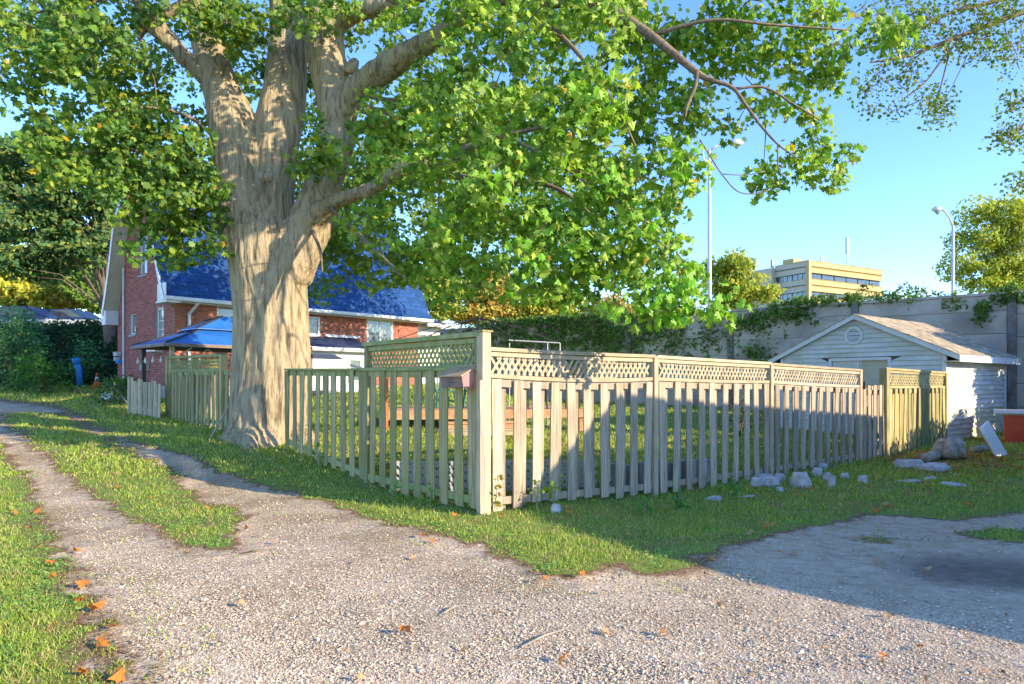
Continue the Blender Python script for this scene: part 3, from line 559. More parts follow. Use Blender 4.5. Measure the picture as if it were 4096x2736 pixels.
# right-hand run, three lattice bays, the gate and the last bay
fr = Fence('sunlit weathered picket fence with lattice top running from mailbox corner to gate', C0, RD)
bays = [(.06, 2.98, .40, .39, 'wood', 'wood'), (3.10, 6.12, .385, .345, 'wood', 'wood_new'), (6.24, 9.62, .335, .27, 'wood', 'wood_new')]
for bi, (a, b, ta, tb, k, km) in enumerate(bays):
    sag = .035 if bi == 0 else .01
    fr.rail('top_rail', a-.04, b+.04, E_+ta-.02, E_+tb-.02, M['wood_new'], .045, .10, 0, sag*.2)
    fr.rail('lattice_rail', a, b, E_+ta-.075, E_+tb-.075, M['wood_new'], .05, .05, -.0, sag*.3)
    pt = lin(a, [.03, .0, -.04][bi], b, [.0, -.04, -.13][bi])
    fr.rail('lattice_rail', a, b, E_+pt(a)+.05, E_+pt(b)+.05, M['wood_new'], .05, .05, 0, sag)
    fr.rail('picket_rail', a, b, E_+pt(a)-.03, E_+pt(b)-.03, M['wood'], .088, .038, .012, sag)
    bz = [fr.z0+fr.gz(a)+.13, fr.z0+fr.gz(b)+.13]; fr.rail('bottom_rail', a, b, bz[0], bz[1], M['wood'], .088, .038, .012, 0)
    sg_ = lambda L, a=a, b=b, sag=sag: -sag*4*((L-a)/(b-a))*(1-(L-a)/(b-a))
    fr.lattice(a+.04, b-.06, lambda L: E_+pt(L)+.07+sg_(L), lambda L, ta=ta, tb=tb, a=a, b=b: E_+ta+(tb-ta)*(L-a)/(b-a)-.10+sg_(L)*.3, M['wood_new'], broken=(lambda ly, L: ly == 1 and 1.35 < L < 1.55) if bi == 0 else None)
    fr.pickets(a+.12, b-.12, lambda L: E_+pt(L)+.015+sg_(L), 'wood', .3)
for L, t_ in ((3.04, .375), (6.18, .33), (9.66, .27)): fr.post(L, E_+t_, M['wood_new'])
pc = fr.post(0, E_+.57, M['wood_new'], .12, .0, 'corner_post'); MB().box(-.075, .075, -.075, .075, E_+.57-fr.z0, E_+.59-fr.z0).obj('post_cap', M['wood_green'], fr.e, False)
fr.pickets(-.045, .05, lambda L: E_+.03, 'wood', .2, False, y=-.075)
gt = Fence('leaning low picket gate with metal latch beside the lattice end post', C0+RD*9.72, RD, name='gate', cat='gate')
gt.rail('gate_rail', .05, 1.14, E_-.20, E_-.2, M['wood'], .088); gt.rail('gate_rail', .05, 1.14, .22, .2, M['wood'], .088)
gt.pickets(.09, 1.12, lambda L: E_-.06, lambda L: 'wood', .26, True)
bevel(MB().beam((.1, .03, E_-.3-gt.z0), (.95, .03, .3-gt.z0), .02, .07, (0, 1, 0)).obj('brace', M['wood_yellow'], gt.e, False))
MB().box(-.02, .14, -.075, -.045, E_-.10-gt.z0, E_-.075-gt.z0).box(.02, .035, -.08, -.04, E_-.14-gt.z0, E_+.02-gt.z0).obj('latch', M['dark'], gt.e, False)
fe = Fence('short yellowed lattice-top fence bay ending at the white shed corner', C0+RD*10.9, RD)
fe.post(0, E_+.31, M['wood_yellow'], .16); fe.post(3.62, E_+.25, M['wood_yellow'], .10)
fe.rail('top_rail', -.05, 3.66, E_+.30, E_+.24, M['wood_yellow'], .05, .1, 0); fe.rail('lattice_rail', .05, 3.6, E_+.24, E_+.18, M['wood_yellow'], .05, .05, 0)
fe.rail('lattice_rail', .05, 3.6, E_-.10, E_-.11, M['wood_yellow'], .05, .05, 0); fe.rail('picket_rail', .05, 3.6, E_-.19, E_-.2, M['wood_yellow'], .088)
fe.rail('bottom_rail', .05, 3.6, .15, .15, M['wood_green'], .088)
fe.lattice(.12, 3.5, lambda L: E_-.08, lambda L: E_+.21-.016*L, M['wood_yellow'])
fe.pickets(.2, 3.5, lambda L: E_-.13, lambda L: 'wood_yellow' if L < 1.2 else 'wood_green', .27)  # shade on the pickets nearer the shed is painted in by greener wood
# left-hand run in the shade
fl = Fence('shaded green-toned picket fence between the mailbox corner and the maple trunk', C0, LD)
fl.e.rotation_euler.z = math.atan2(LD.y, LD.x); OUT = .03
def flip(fn, *a_, **k_): return fn(*a_, **k_)
# outward side of this run is +y in its frame
top_l_ = lambda L: E_+.14+.014*L
fl.rail('picket_rail', .06, 5.5, top_l_(0)-.05, top_l_(5.5)-.05, M['wood_green_h'], .088, .038, 0)
fl.rail('top_rail', .06, 5.55, top_l_(0)+.01, top_l_(5.5)+.01, M['wood_green_h'], .035, .12, 0)
fl.rail('bottom_rail', .06, 2.7, fl.z0+.14, fl.z0+.15, M['wood_green_h'], .088); fl.rail('bottom_rail', 2.7, 5.5, fl.z0+.16, fl.z0+fl.gz(5.5)+.14, M['wood_green_h'], .088)
fl.pickets(.12, 5.45, lambda L: top_l_(L)-.015, 'wood_green', .30, True, y=.03, kb='wood_new')  # back pickets in lighter tan wood, sunlight put into their colour
for o in list(fl.e.children):
    if o.name.startswith('picket') and o.location.y > .05: o.location.y = -.03; o.location.x += .0
fl.post(2.66, E_+.55, M['wood_green'], .09)
fl.rail('top_rail', .0, 2.74, E_+.55, E_+.545, M['wood_green_h'], .06, .12, 0); fl.rail('lattice_rail', .05, 2.66, E_+.48, E_+.475, M['wood_green_h'], .06, .05, 0)
fl.rail('lattice_rail', .05, 2.66, E_+.185, E_+.19, M['wood_green_h'], .05, .05, 0)
bevel(MB().box(.05, .13, .0, .04, E_+.16-fl.z0, E_+.5-fl.z0).obj('lattice_stile', M['wood_green'], fl.e, False))
fl.lattice(.10, 2.62, lambda L: E_+.20, lambda L: E_+.46, M['wood_green_h'], pitch=.092)
# beyond the maple
f2 = Fence('shaded picket fence with small lattice panel left of the maple trunk', C0+LD*8.0, LD)
f2.rail('picket_rail', 0, 5.4, E_+.20, E_+.22, M['wood_green_h'], .088, .038, 0); f2.rail('bottom_rail', 0, 5.4, f2.z0+f2.gz(0)+.15, f2.z0+f2.gz(5.4)+.15, M['wood_green_h'], .088, .038, 0)
f2.pickets(.05, 5.35, lambda L: E_+.23+.005*L, 'wood_green', .29, True, y=.03, kb='wood_new')  # tan back pickets again carry sunlight in their colour
for o in list(f2.e.children):
    if o.name.startswith('picket') and o.location.y > .05: o.location.y = -.03
f2.post(.95, E_+.60, M['wood_yellow'], .14); f2.post(5.4, E_+.66, M['wood_green'], .10); f2.post(3.1, E_+.6, M['wood_green'], .08)
f2.rail('top_rail', .9, 5.45, E_+.58, E_+.65, M['wood_green_h'], .06, .12, 0); f2.rail('lattice_rail', .95, 5.4, E_+.27, E_+.30, M['wood_green_h'], .05, .05, 0)
f2.lattice(1.05, 5.3, lambda L: E_+.29, lambda L: E_+.53+.01*L, M['wood_green_h'], pitch=.12, w=.036)
# small cream gate panel far left
pA = G(648, 1680); pB = G(522, 1655); dd = (pB.xy-pA.xy); LL = dd.length; dd.normalize()
sg = Fence('low cream board gate panel standing left of the lattice fence by the brick house', Vector(pA.xy), dd, name='board_gate', cat='gate')
sg.rail('rail', 0, LL, sg.z0+.75, sg.z0+.75+.1, M['wood_new']); sg.rail('rail', 0, LL, sg.z0+.2, sg.z0+.3, M['wood_new'])
sg.pickets(.07, LL-.05, lambda L: sg.z0+.93+.10*L/LL+(.06 if int(L*3) % 2 else 0), 'wood_new', .15, False, .95, y=.03)
sg.post(LL, sg.z0+1.12, M['wood_new'], .12); sg.post(LL*.55, sg.z0+1.0, M['dark'], .05)

# mailbox at the corner
mbx = Fence('brown letterbox with sloping tan lid and faded red end, hung on the corner fence', C0+LD*.12, LD, name='mailbox', cat='mailbox')
zb = E_-.06-mbx.z0
bx_ = MB(); prof = [(0, .045, zb), (0, .20, zb), (0, .22, zb+.13), (0, .045, zb+.22)]
bevel(bx_.prism(prof, (.0, 0, 0), (.42, 0, 0)).obj('box', M['brown'], mbx.e, False), .006)
MB().prism([(0, .03, zb+.235), (0, .25, zb+.125), (0, .25, zb+.14), (0, .03, zb+.25)], (-.03, 0, 0), (.45, 0, 0)).obj('lid', M['rust_lid'], mbx.e, False)
MB().prism([(0, .04, zb-.002), (0, .203, zb-.002), (0, .225, zb+.125), (0, .04, zb+.225)], (-.012, 0, 0), (-.001, 0, 0)).obj('end_panel', M['pinkred'], mbx.e, False)
MB().box(.15, .27, .212, .216, zb+.055, zb+.062).obj('slot', M['dark'], mbx.e, False)

# ------------------------------------------------------------------ generic box pieces
def boxes_np(name, B, m, parent, cols=None, wc=False):
    """B: (n, 12) centre and three half-vectors"""
    B = np.asarray(B, float); n = len(B); c, u, v, w = B[:, 0:3], B[:, 3:6], B[:, 6:9], B[:, 9:12]
    S = np.array([(x, y, z) for z in (-1, 1) for y in (-1, 1) for x in (-1, 1)])
    Vv = c[:, None]+S[None, :, 0:1]*u[:, None]+S[None, :, 1:2]*v[:, None]+S[None, :, 2:3]*w[:, None]
    f = np.array([(0, 2, 3, 1), (4, 5, 7, 6), (0, 1, 5, 4), (2, 6, 7, 3), (0, 4, 6, 2), (1, 3, 7, 5)])
    fl = (f[None]+(np.arange(n)*8)[:, None, None]).reshape(-1, 4)
    if cols is None: cols = np.ones((n, 3))
    return link(name, np_mesh(name, Vv.reshape(-1, 3), [fl], m, np.repeat(cols, 8, 0)), parent, wc)
def unit_box(name, m, tints):
    S = np.array([(x, y, z) for z in (-1, 1) for y in (-1, 1) for x in (-1, 1)], float)
    f = np.array([(0, 2, 3, 1), (4, 5, 7, 6), (0, 1, 5, 4), (2, 6, 7, 3), (0, 4, 6, 2), (1, 3, 7, 5)])
    return [np_mesh(name, S, [f], m, np.tile(t, (8, 1))) for t in tints]
def place_box(me, name, parent, b):
    o = bpy.data.objects.new(name, me); C.objects.link(o); o.parent = parent
    o.matrix_basis = Matrix(((b[3], b[6], b[9], b[0]), (b[4], b[7], b[10], b[1]), (b[5], b[8], b[11], b[2]), (0, 0, 0, 1))); return o
def pieces(name, B, cols, m, parent, nmax=300, score=None, stuff='pieces', seed=1):
    B = np.asarray(B, float); cols = np.asarray(cols); o_ = np.argsort(score) if score is not None else np.arange(len(B))
    r = random.Random(seed); ms = unit_box(name, m, [cols[r.randrange(len(cols))] for _ in range(8)])
    for i in o_[:nmax]: place_box(ms[r.randrange(8)], name, parent, B[i])
    if len(B) > nmax: boxes_np(stuff, B[o_[nmax:]], m, parent, cols[o_[nmax:]])['kind'] = 'stuff'
def grid_minus(x0, x1, z0, z1, ops):
    X = sorted({x0, x1, *[c for o in ops for c in o[:2] if x0 < c < x1]}); Zs = sorted({z0, z1, *[c for o in ops for c in o[2:] if z0 < c < z1]}); out = []
    for a, b in zip(X, X[1:]):
        for c, d in zip(Zs, Zs[1:]):
            if not any(o[0] < (a+b)/2 < o[1] and o[2] < (c+d)/2 < o[3] for o in ops): out.append((a, b, c, d))
    return out
def bricks(L, z0, z1, ops, lim=None, bl=.215, bh=.075, depth=.05):
    """running bond; returns (along, z, half length)"""
    out = []; k = 0; z = z0
    while z+bh < z1:
        x = -(bl/2 if k % 2 else 0)
        lo, hi = (0, L) if lim is None else lim(z+bh/2)
        while x < L:
            a, b = max(x, lo), min(x+bl, hi)
            if b-a > .05:
                segs = [(a, b)]
                for o in ops:
                    if o[2] < z+bh/2 < o[3]:
                        ns = []
                        for s, e_ in segs:
                            if e_ <= o[0] or s >= o[1]: ns.append((s, e_))
                            else:
                                if s < o[0]: ns.append((s, o[0]))
                                if e_ > o[1]: ns.append((o[1], e_))
                        segs = ns
                out += [((s+e_)/2, z+bh/2, (e_-s)/2-.006) for s, e_ in segs if e_-s > .04]
            x += bl
        z += bh; k += 1
    return out
def window(parent, ax, s0, s1, z0, z1, off, frame=.07, mull=(), bars=(), m='white', glass='glass', depth=.05, sill=True, name='window', label=None):
    """window in a wall of the parent's frame; ax 'x': wall runs along x facing -y, ax 'y': runs along y facing -x"""
    T = (lambda s, d, z: (s, d, z)) if ax == 'x' else (lambda s, d, z: (d, s, z))
    def bx(mb, a, b, d0, d1, c, d):
        p, q = T(a, d0, c), T(b, d1, d); return mb.box(min(p[0], q[0]), max(p[0], q[0]), min(p[1], q[1]), max(p[1], q[1]), c, d)
    f = MB(); bx(f, s0, s0+frame, off, off+depth, z0, z1); bx(f, s1-frame, s1, off, off+depth, z0, z1); bx(f, s0+frame, s1-frame, off, off+depth, z0, z0+frame); bx(f, s0+frame, s1-frame, off, off+depth, z1-frame, z1)
    for q in mull: c = s0+(s1-s0)*q; bx(f, c-.03, c+.03, off+.005, off+depth-.004, z0+frame, z1-frame)
    w = bevel(f.obj(name, M[m], parent, False), .004)
    if label: w['label'] = label
    g = sorted([0, *mull, 1])
    for a, b in zip(g, g[1:]):
        bx(MB(), 0, 0, 0, 0, 0, 0); p = MB(); bx(p, s0+(s1-s0)*a+.02, s0+(s1-s0)*b-.02, off+.03, off+.042, z0+.02, z1-.02); p.obj('pane', M[glass], w, False)
    if bars:
        for (k, q) in bars:
            b = MB()
            if k == 'h': c = z0+(z1-z0)*q; bx(b, s0+frame, s1-frame, off+.018, off+.028, c-.012, c+.012)
            else: c = s0+(s1-s0)*q; bx(b, c-.01, c+.01, off+.018, off+.028, z0+frame, z1-frame)
            b.obj('glazing_bar', M[m], w, False)
    if sill: s_ = MB(); bx(s_, s0-.06, s1+.06, off-.10, off+.04, z0-.08, z0-.004); s_.obj('sill', M['found'], w, False)
    return w

# ------------------------------------------------------------------ brick house
HO = (-11.0, 22.0); hx = (.675, .737); hy = (-.737, .675); HB = 1.02; HL, HW = 10.2, 5.4
house = empty('brick_house', (*HO, HB), math.atan2(.737, .675), 'red brick house with steep blue shingled gambrel roof behind the maple', 'house')
def hL(px, off=0): s, Z = hit(px, (HO[0]+off*hy[0], HO[1]+off*hy[1]), hx); return s, Z
def hG(px, off=0): s, Z = hit(px, (HO[0]+off*hx[0], HO[1]+off*hx[1]), hy); return s, Z
zz = lambda py, Z: EYE+(HY-py)/F*Z-HB
eave = 4.22-HB; knee = 7.5-HB; ridge = 8.75-HB; kyF, kyB = 1.15, HW-1.2
def oL(x0, x1, y0, y1):
    a, Z = hL(x0); b, Z2 = hL(x1); Zm = (Z+Z2)/2; return (a, b, zz(y1, Zm), zz(y0, Zm))
def oG(x0, x1, y0, y1):
    a, Z = hG(x1); b, Z2 = hG(x0); Zm = (Z+Z2)/2; return (a, b, zz(y1, Zm), zz(y0, Zm))
opL = [oL(867, 1010, 1225, 1300), oL(1180, 1281, 1262, 1342), oL(1467, 1573, 1277, 1400)]
opG = [oG(556, 588, 915, 1098), oG(517, 541, 1252, 1338), oG(622, 654, 1229, 1405)]
wl = MB(); wl.box(.12, HL, .12, .3, 0, eave+.1); wl.box(.12, .3, .31, HW, 0, eave); wl.box(HL-.1, HL, .3, HW, 0, eave+.1); wl.box(0, HL, HW, HW+.02, 0, eave)
wl.prism([(0, .3, eave), (0, HW, eave), (0, kyB, knee), (0, HW/2, ridge-.1), (0, kyF, knee)], (.12, 0, 0), (.3, 0, 0))
wl.prism([(0, .02, eave), (0, HW, eave), (0, kyB, knee), (0, HW/2, ridge-.1), (0, kyF, knee)], (HL-.1, 0, 0), (HL, 0, 0))
wl.obj('inner_wall', M['brick_flat'], house, False)
mo = MB()
for a, b, c, d in grid_minus(0, HL, .35, eave, opL): mo.box(a, b, .012, .12, c, d)
def gl(z):
    if z < eave: return (0, HW)
    if z < knee: t = (z-eave)/(knee-eave); return (.15+(kyF-.15)*t**.9, HW-.1-(HW-.1-kyB)*t**.9)
    t = (z-knee)/(ridge-knee); return (kyF+(HW/2-kyF)*t, kyB-(kyB-HW/2)*t)
for a, b, c, d in grid_minus(.013, HW, .35, eave, opG): mo.box(.012, .12, a, b, c, d)
st = np.arange(eave, ridge-.3, .11)
for c in st:
    lo, hi = gl(c+.1)
    for a, b, c_, d_ in grid_minus(lo, hi, c, c+.11, opG): mo.box(.012, .12, a, b, c_, d_)
mo.obj('mortar_bed', M['mortar'], house, False)
MB().box(-.04, HL+.02, -.04, .0, -.6, .36).box(-.04, 0, .001, HW+.04, -.6, .36).obj('foundation', M['found'], house, False)
def br_cols(n, base): return np.array(base)*rng.uniform(.72, 1.25, (n, 1))*rng.uniform(.92, 1.08, (n, 3))
bl_ = bricks(HL, .36, eave, opL)
B = [(a, .03, z, h, 0, 0, 0, .03, 0, 0, 0, .031) for a, z, h in bl_]; Bw = np.array(B)
sc = np.array([abs(b[2]-2.6)+b[0]*.08+(5 if b[2] < 2.0 else 0) for b in B]); pieces('brick', B, br_cols(len(B), (1.0, .85, .72)), M['brick'], house, 300, sc, 'brickwork', 3)
bg_ = bricks(HW, .36, ridge-.3, opG, gl)
B = [(.03, a, z, 0, h, 0, .03, 0, 0, 0, 0, .031) for a, z, h in bg_]
sc = np.array([b[1]+abs(b[2]-2.4)*.4 for b in B]); pieces('brick', B, br_cols(len(B), (.92, .80, .95)), M['brick'], house, 300-0, sc, 'brickwork', 4) if False else boxes_np('gable_brickwork', B, M['brick'], house, br_cols(len(B), (.92, .82, .98))).__setitem__('kind', 'stuff')
for o_, kw in zip(opL, (dict(glass='glass', mull=()), dict(glass='glass_dark'), dict(mull=(.5,), glass='glass'))): window(house, 'x', o_[0], o_[1], o_[2], o_[3], .01, .09, depth=.08, sill=False, **kw)
window(house, 'y', *opG[0], .07, .06, depth=.04); window(house, 'y', *opG[1], .07, .06, depth=.04)
window(house, 'y', *opG[2], .07, .07, depth=.04, bars=[('h', .3), ('h', .5), ('h', .7), ('v', .33), ('v', .66)], glass='glass')
def roof_prof(side):  # (y, z) from the eave up, curved foot
    if side == 0: return [(-.42, eave-.02), (-.22, eave+.28), (.02, eave+.72), (.35, eave+1.45), (kyF-.28, knee-.35), (kyF-.12, knee), (HW/2, ridge)]
    return [(HW+.32, eave-.12), (HW+.12, eave+.28), (HW-.1, eave+.72), (HW-.4, eave+1.45), (kyB+.28, knee-.35), (kyB+.12, knee), (HW/2, ridge)]
RX0, RX1 = -.45, HL+.45
for side in (0, 1):
    P_ = roof_prof(side); n_ = len(P_); th = .12; inner = [(y+(th if side == 0 else -th), z-.04) for y, z in P_]
    m_ = MB(); poly = [(0, y, z) for y, z in P_]+[(0, y, z-.0) for y, z in reversed(inner)]
    for i in range(n_-1):
        a, b, c, d = P_[i], P_[i+1], inner[i+1], inner[i]
        m_.prism([(0, *a), (0, *b), (0, *c), (0, *d)], (RX0, 0, 0), (RX1, 0, 0))
    m_.obj('roof_deck', M['soffit'], house, False)
    fm_ = MB(); fm2 = MB()
    for i in range(n_-1):  # white rake board on the near gable
        a, b, c, d = P_[i], P_[i+1], (inner[i+1][0], inner[i+1][1]-.06), (inner[i][0], inner[i][1]-.06)
        fm_.prism([(0, *a), (0, *b), (0, *c), (0, *d)], (RX0-.025, 0, 0), (RX0-.002, 0, 0)); fm2.prism([(0, *a), (0, *b), (0, *c), (0, *d)], (RX1+.002, 0, 0), (RX1+.02, 0, 0))
    fm_.obj('rake_board', M['trim'], house, False); fm2.obj('rake_board', M['trim'], house, False)
    B = []; scs = []
    for i in range(n_-1):
        a = np.array(P_[i]); b = np.array(P_[i+1]); d = b-a; Ls = np.hypot(*d); d /= Ls; nrm = np.array([-d[1], d[0]])*(1 if side == 0 else -1)
        rows = max(1, int(round(Ls/.145)))
        for r_ in range(rows):
            c = a+d*(r_+.5)*Ls/rows; x = RX0-.02-random.uniform(0, .3)
            while x < RX1:
                w_ = .3; x0, x1 = max(x, RX0-.02), min(x+w_, RX1+.02)
                if x1-x0 > .05:
                    up = random.choice((.010, .016, .022)); hs_ = Ls/rows/2
                    B.append(((x0+x1)/2, *(c+nrm*up*.6), (x1-x0)/2-.004, 0, 0, 0, *(d*hs_+nrm*-.006), 0, *(nrm*up*.6))); scs.append((c[1] if side == 0 else 99)+abs(x-4)*.25)
                x += w_
    cl_ = np.array((1, 1, 1.0))*rng.uniform(.8, 1.15, (len(B), 1))
    if side == 0: pieces('shingle', B, cl_, M['shingle'], house, 300, np.array(scs), 'roof_shingles', 5)
    else: boxes_np('roof_shingles', B, M['shingle'], house, cl_)['kind'] = 'stuff'
bevel(MB().box(RX0, RX1, -.56, -.44, eave-.10, eave+.03).obj('gutter', M['white'], house, False), .02)
MB().box(0, HL+.2, -.44, -.005, eave-.14, eave-.11).obj('soffit', M['soffit'], house, False)
MB().box(-.46, .0, -.5, .32, eave-.16, eave-.10).box(-.46, -.44, -.5, .2, eave-.1, eave+.45).obj('eave_return', M['white'], house, False)
MB().box(-.44, -.0, HW-.08, HW+.34, eave-.55, eave-.02).obj('eave_return', M['trim'], house, False)
s_, Z_ = hL(752, -.1); bevel(MB().beam((s_+.2, -.48, eave-.1), (s_+.05, -.12, eave-.45), .09, .06).beam((s_+.05, -.08, eave-.42), (s_+.05, -.08, 0), .09, .06, (0, 1, 0)).obj('downspout', M['trim'], house, False), .01)
s_, Z_ = hG(500); MB().tube([(-.05, s_, zz(1072, Z_)), (-.05, s_, .1)], .035, 6).obj('conduit', M['trim'], house, False)
for x0, x1, y0, y1, m_ in ((471, 484, 1407, 1424, 'galv'), (473, 481, 1428, 1443, 'galv'), (481, 493, 1438, 1453, 'bluep')):
    a, Z_ = hG(x1); b, _z = hG(x0); MB().box(-.16, -.002, a, b, zz(y1, Z_), zz(y0, Z_)).obj('meter_box', M[m_], house, False)
a, Z_ = hG(652); b, _z = hG(618); bevel(MB().box(-.35, -.01, a, b, zz(1408, Z_), zz(1374, Z_)).obj('air_conditioner', M['white'], house, False), .02)
a, Z_ = hG(597); b, _z = hG(576); MB().prism([(0, a, zz(1483, Z_)), (0, b, zz(1480, Z_)), (0, b-.1, zz(1458, Z_)), (0, a, zz(1456, Z_))], (-.16, 0, 0), (-.004, 0, 0)).obj('dryer_vent', M['galv'], house, False)
bevel(MB().box(1.2, 1.75, 2.5, 3.0, ridge-.3, ridge+1.0).obj('chimney', M['brick_flat'], house, False), .01)
MB().tube([(-.2, 2.75, ridge-.3), (-.2, 2.75, ridge+.8)], .04, 6).obj('vent_pipe', M['galv'], house, False)
# lean-to porch on the long side
a, Z_ = hL(1090, -1.6); b, Zb = hL(1500, -1.6); p0 = zz(1395, (Z_+Zb)/2); pr = zz(1352, hL(1350)[1])
pz = MB(); pz.box(a+.1, b-.1, -1.5, -.03, 0, p0); pz.obj('porch_wall', M['white'], house, False)
MB().prism([(0, -1.68, p0+.08), (0, -.02, pr), (0, -.02, pr-.1), (0, -1.68, p0)], (a-.1, 0, 0), (b+.1, 0, 0)).obj('porch_roof', M['roof_dark'], house, False)
bevel(MB().box(a-.1, b+.1, -1.80, -1.69, p0-.09, p0+.05).obj('porch_gutter', M['white'], house, False), .02)
MB().prism([(0, -.10, pr+.02), (0, -.03, pr+.12), (0, -.03, pr+.02)], (hL(1296)[0], 0, 0), (hL(1437)[0], 0, 0)).obj('flashing', M['trim'], house, False)
c, Zc = hL(1392, -1.5); d, _z = hL(1446, -1.5); window(house, 'x', c, d, zz(1530, Zc), zz(1432, Zc), -1.55, .08, sill=False, depth=.05)
c, Zc = hL(1238, -2.1); d, _z = hL(1352, -2.1); bevel(MB().box(c, d, -2.3, -1.82, .2, zz(1434, Zc)).obj('storage_cabinet', M['trim'], house, False), .01)
MB().prism([(c-.03, 0, zz(1434, Zc)+.004), (d+.08, 0, zz(1434, Zc)+.004), (d-.3, 0, zz(1416, Zc)), (c-.03, 0, zz(1416, Zc))], (0, -2.34, 0), (0, -1.83, 0)).obj('cabinet_lid', M['roof_dark'], house, False)
# rear extension
c, Zc = hL(1674, .4); d, _z = hL(1762, .4); e0 = zz(1296, Zc)
MB().box(HL+.005, d, .45, 3.5, 0, e0).obj('extension_wall', M['white'], house, False)
MB().add([(HL-.2, 0, e0+.02), (d+.5, 0, e0+.02), (d+.5, 3.9, e0+.02), (HL-.2, 3.9, e0+.02), (HL-.2, 1.6, e0+.62), (d-1.2, 1.6, e0+.62)], [(0, 1, 5, 4), (1, 2, 5), (2, 3, 4, 5), (3, 0, 4), (0, 3, 2, 1)]).obj('extension_roof', M['roof_dark'], house, False)
bevel(MB().box(HL+.46, d+.6, -.12, -.01, e0-.12, e0+.03).obj('extension_gutter', M['white'], house, False), .02)
for q in range(3): window(house, 'x', HL+.25+q*.72, HL+.9+q*.72, e0-1.2, e0-.42, .40, .05, sill=False, depth=.045)

# ------------------------------------------------------------------ gazebo
ga = W(664, 1370, 17.3); gz0 = g1(ga.x, ga.y); gaz = empty('gazebo', (ga.x, ga.y, gz0), math.atan2(.737, .675), 'blue-roofed garden gazebo with string lights beside the brick house', 'gazebo')
GL, GD = 4.2, 2.5; ez = ga.z-gz0
def hip(x0, x1, y0, y1, z0, ap0, ap1, z1, m_, name):
    v = [(x0, y0, z0), (x1, y0, z0), (x1, y1, z0), (x0, y1, z0), *ap0, ]; t = MB()
    lo = [(x0, y0, z0), (x1, y0, z0), (x1, y1, z0), (x0, y1, z0)]; hi = [(ap0[0], ap1[0], z1), (ap0[1], ap1[0], z1), (ap0[1], ap1[1], z1), (ap0[0], ap1[1], z1)]
    for i in range(4):
        j = (i+1) % 4; t2 = MB().add([lo[i], lo[j], hi[j], hi[i], *[(p[0], p[1], p[2]-.02) for p in (lo[i], lo[j], hi[j], hi[i])]], [(0, 1, 2, 3), (7, 6, 5, 4), (0, 4, 5, 1), (1, 5, 6, 2), (2, 6, 7, 3), (3, 7, 4, 0)]); t2.obj(name, M[m_], gaz, False)
        MB().beam(Vector(lo[i])+Vector((0, 0, .015)), Vector(hi[i])+Vector((0, 0, .015)), .05, .04).obj('rib', M['dark'], gaz, False)
    return lo, hi
hip(0, GL, 0, GD, ez, (1.15, GL-1.15), (.70, GD-.70), ez+.42, 'gaz', 'roof_panel'); hip(1.05, GL-1.05, .62, GD-.62, ez+.47, (GL/2-.12, GL/2+.12), (GD/2-.1, GD/2+.1), ez+.88, 'gaz', 'roof_panel')
for x0, x1, y0, y1 in ((0, GL, -.03, .03), (0, GL, GD-.03, GD+.03), (-.03, .03, .03, GD-.03), (GL-.03, GL+.03, .03, GD-.03)): MB().box(x0, x1, y0, y1, ez-.09, ez-.01).obj('eave_beam', M['brown'], gaz, False)
for x, y, m_ in ((.22, .2, 'wood_new'), (GL-.2, .2, 'dark'), (.2, GD-.35, 'dark'), (GL-.2, GD-.2, 'dark')): MB().box(x-.05, x+.05, y-.05, y+.05, 0, ez-.09).obj('post', M[m_], gaz, False)
MB().beam((.25, .15, ez-.45), (.7, .15, ez-.1), .03, .03).obj('brace', M['wood_new'], gaz, False)
cb = MB(); ps = []
for i in range(25): t = i/24; x = .1+t*(GL-.3); ps.append((x, .02, ez-.14-.20*math.sin(math.pi*((t*4) % 1))))
cb.tube(ps, .008, 4).obj('light_cord', M['dark'], gaz, False)
for i in range(7):
    x = .3+i*.55; o_ = MB(); o_.tube([(x, .02, ez-.34), (x, .02, ez-.40), (x, .02, ez-.46), (x, .02, ez-.52)], [.012, .02, .045, .012], 8).obj('bulb', M['bulb'], gaz, False, True)
for i in range(4): y = .3+i*.55; MB().tube([(-.01, y, ez-.34), (-.01, y, ez-.40), (-.01, y, ez-.46), (-.01, y, ez-.52)], [.012, .02, .045, .012], 8).obj('bulb', M['bulb'], gaz, False, True)

# ------------------------------------------------------------------ white shed
SX = (.788, .616); SY = (-.616, .788); SO = (10.88, 16.95); SB = g1(*SO)-.02
shed = empty('shed', (*SO, SB), math.atan2(.616, .788), 'white clapboard garden shed with octagonal gable vent and weathered shingle roof', 'shed')
sw, sdp = 4.4, 4.4; se = 2.2; sr = 3.38-SB; rp = (sr-se-.0)/(sw/2+.35)
def rz(y): return sr-abs(y-sw/2)*rp
cr = .127
MB().box(.06, sdp, .06, sw-.02, 0, se).prism([(0, .06, se), (0, sw-.02, se), (0, sw/2, rz(sw/2)-.14)], (.06, 0, 0), (sdp, 0, 0)).obj('inner_wall', M['brown'], shed, False)  # dark brown backing paints shade lines into the siding gaps
d0, d1, dz = 1.37, 2.87, 2.14
def clap(parent, pts_fn, z, m_):  # one lapped board; pts_fn(y, z, out)
    v = []
    a, b = pts_fn
    return a, b
k = 0; z = .06
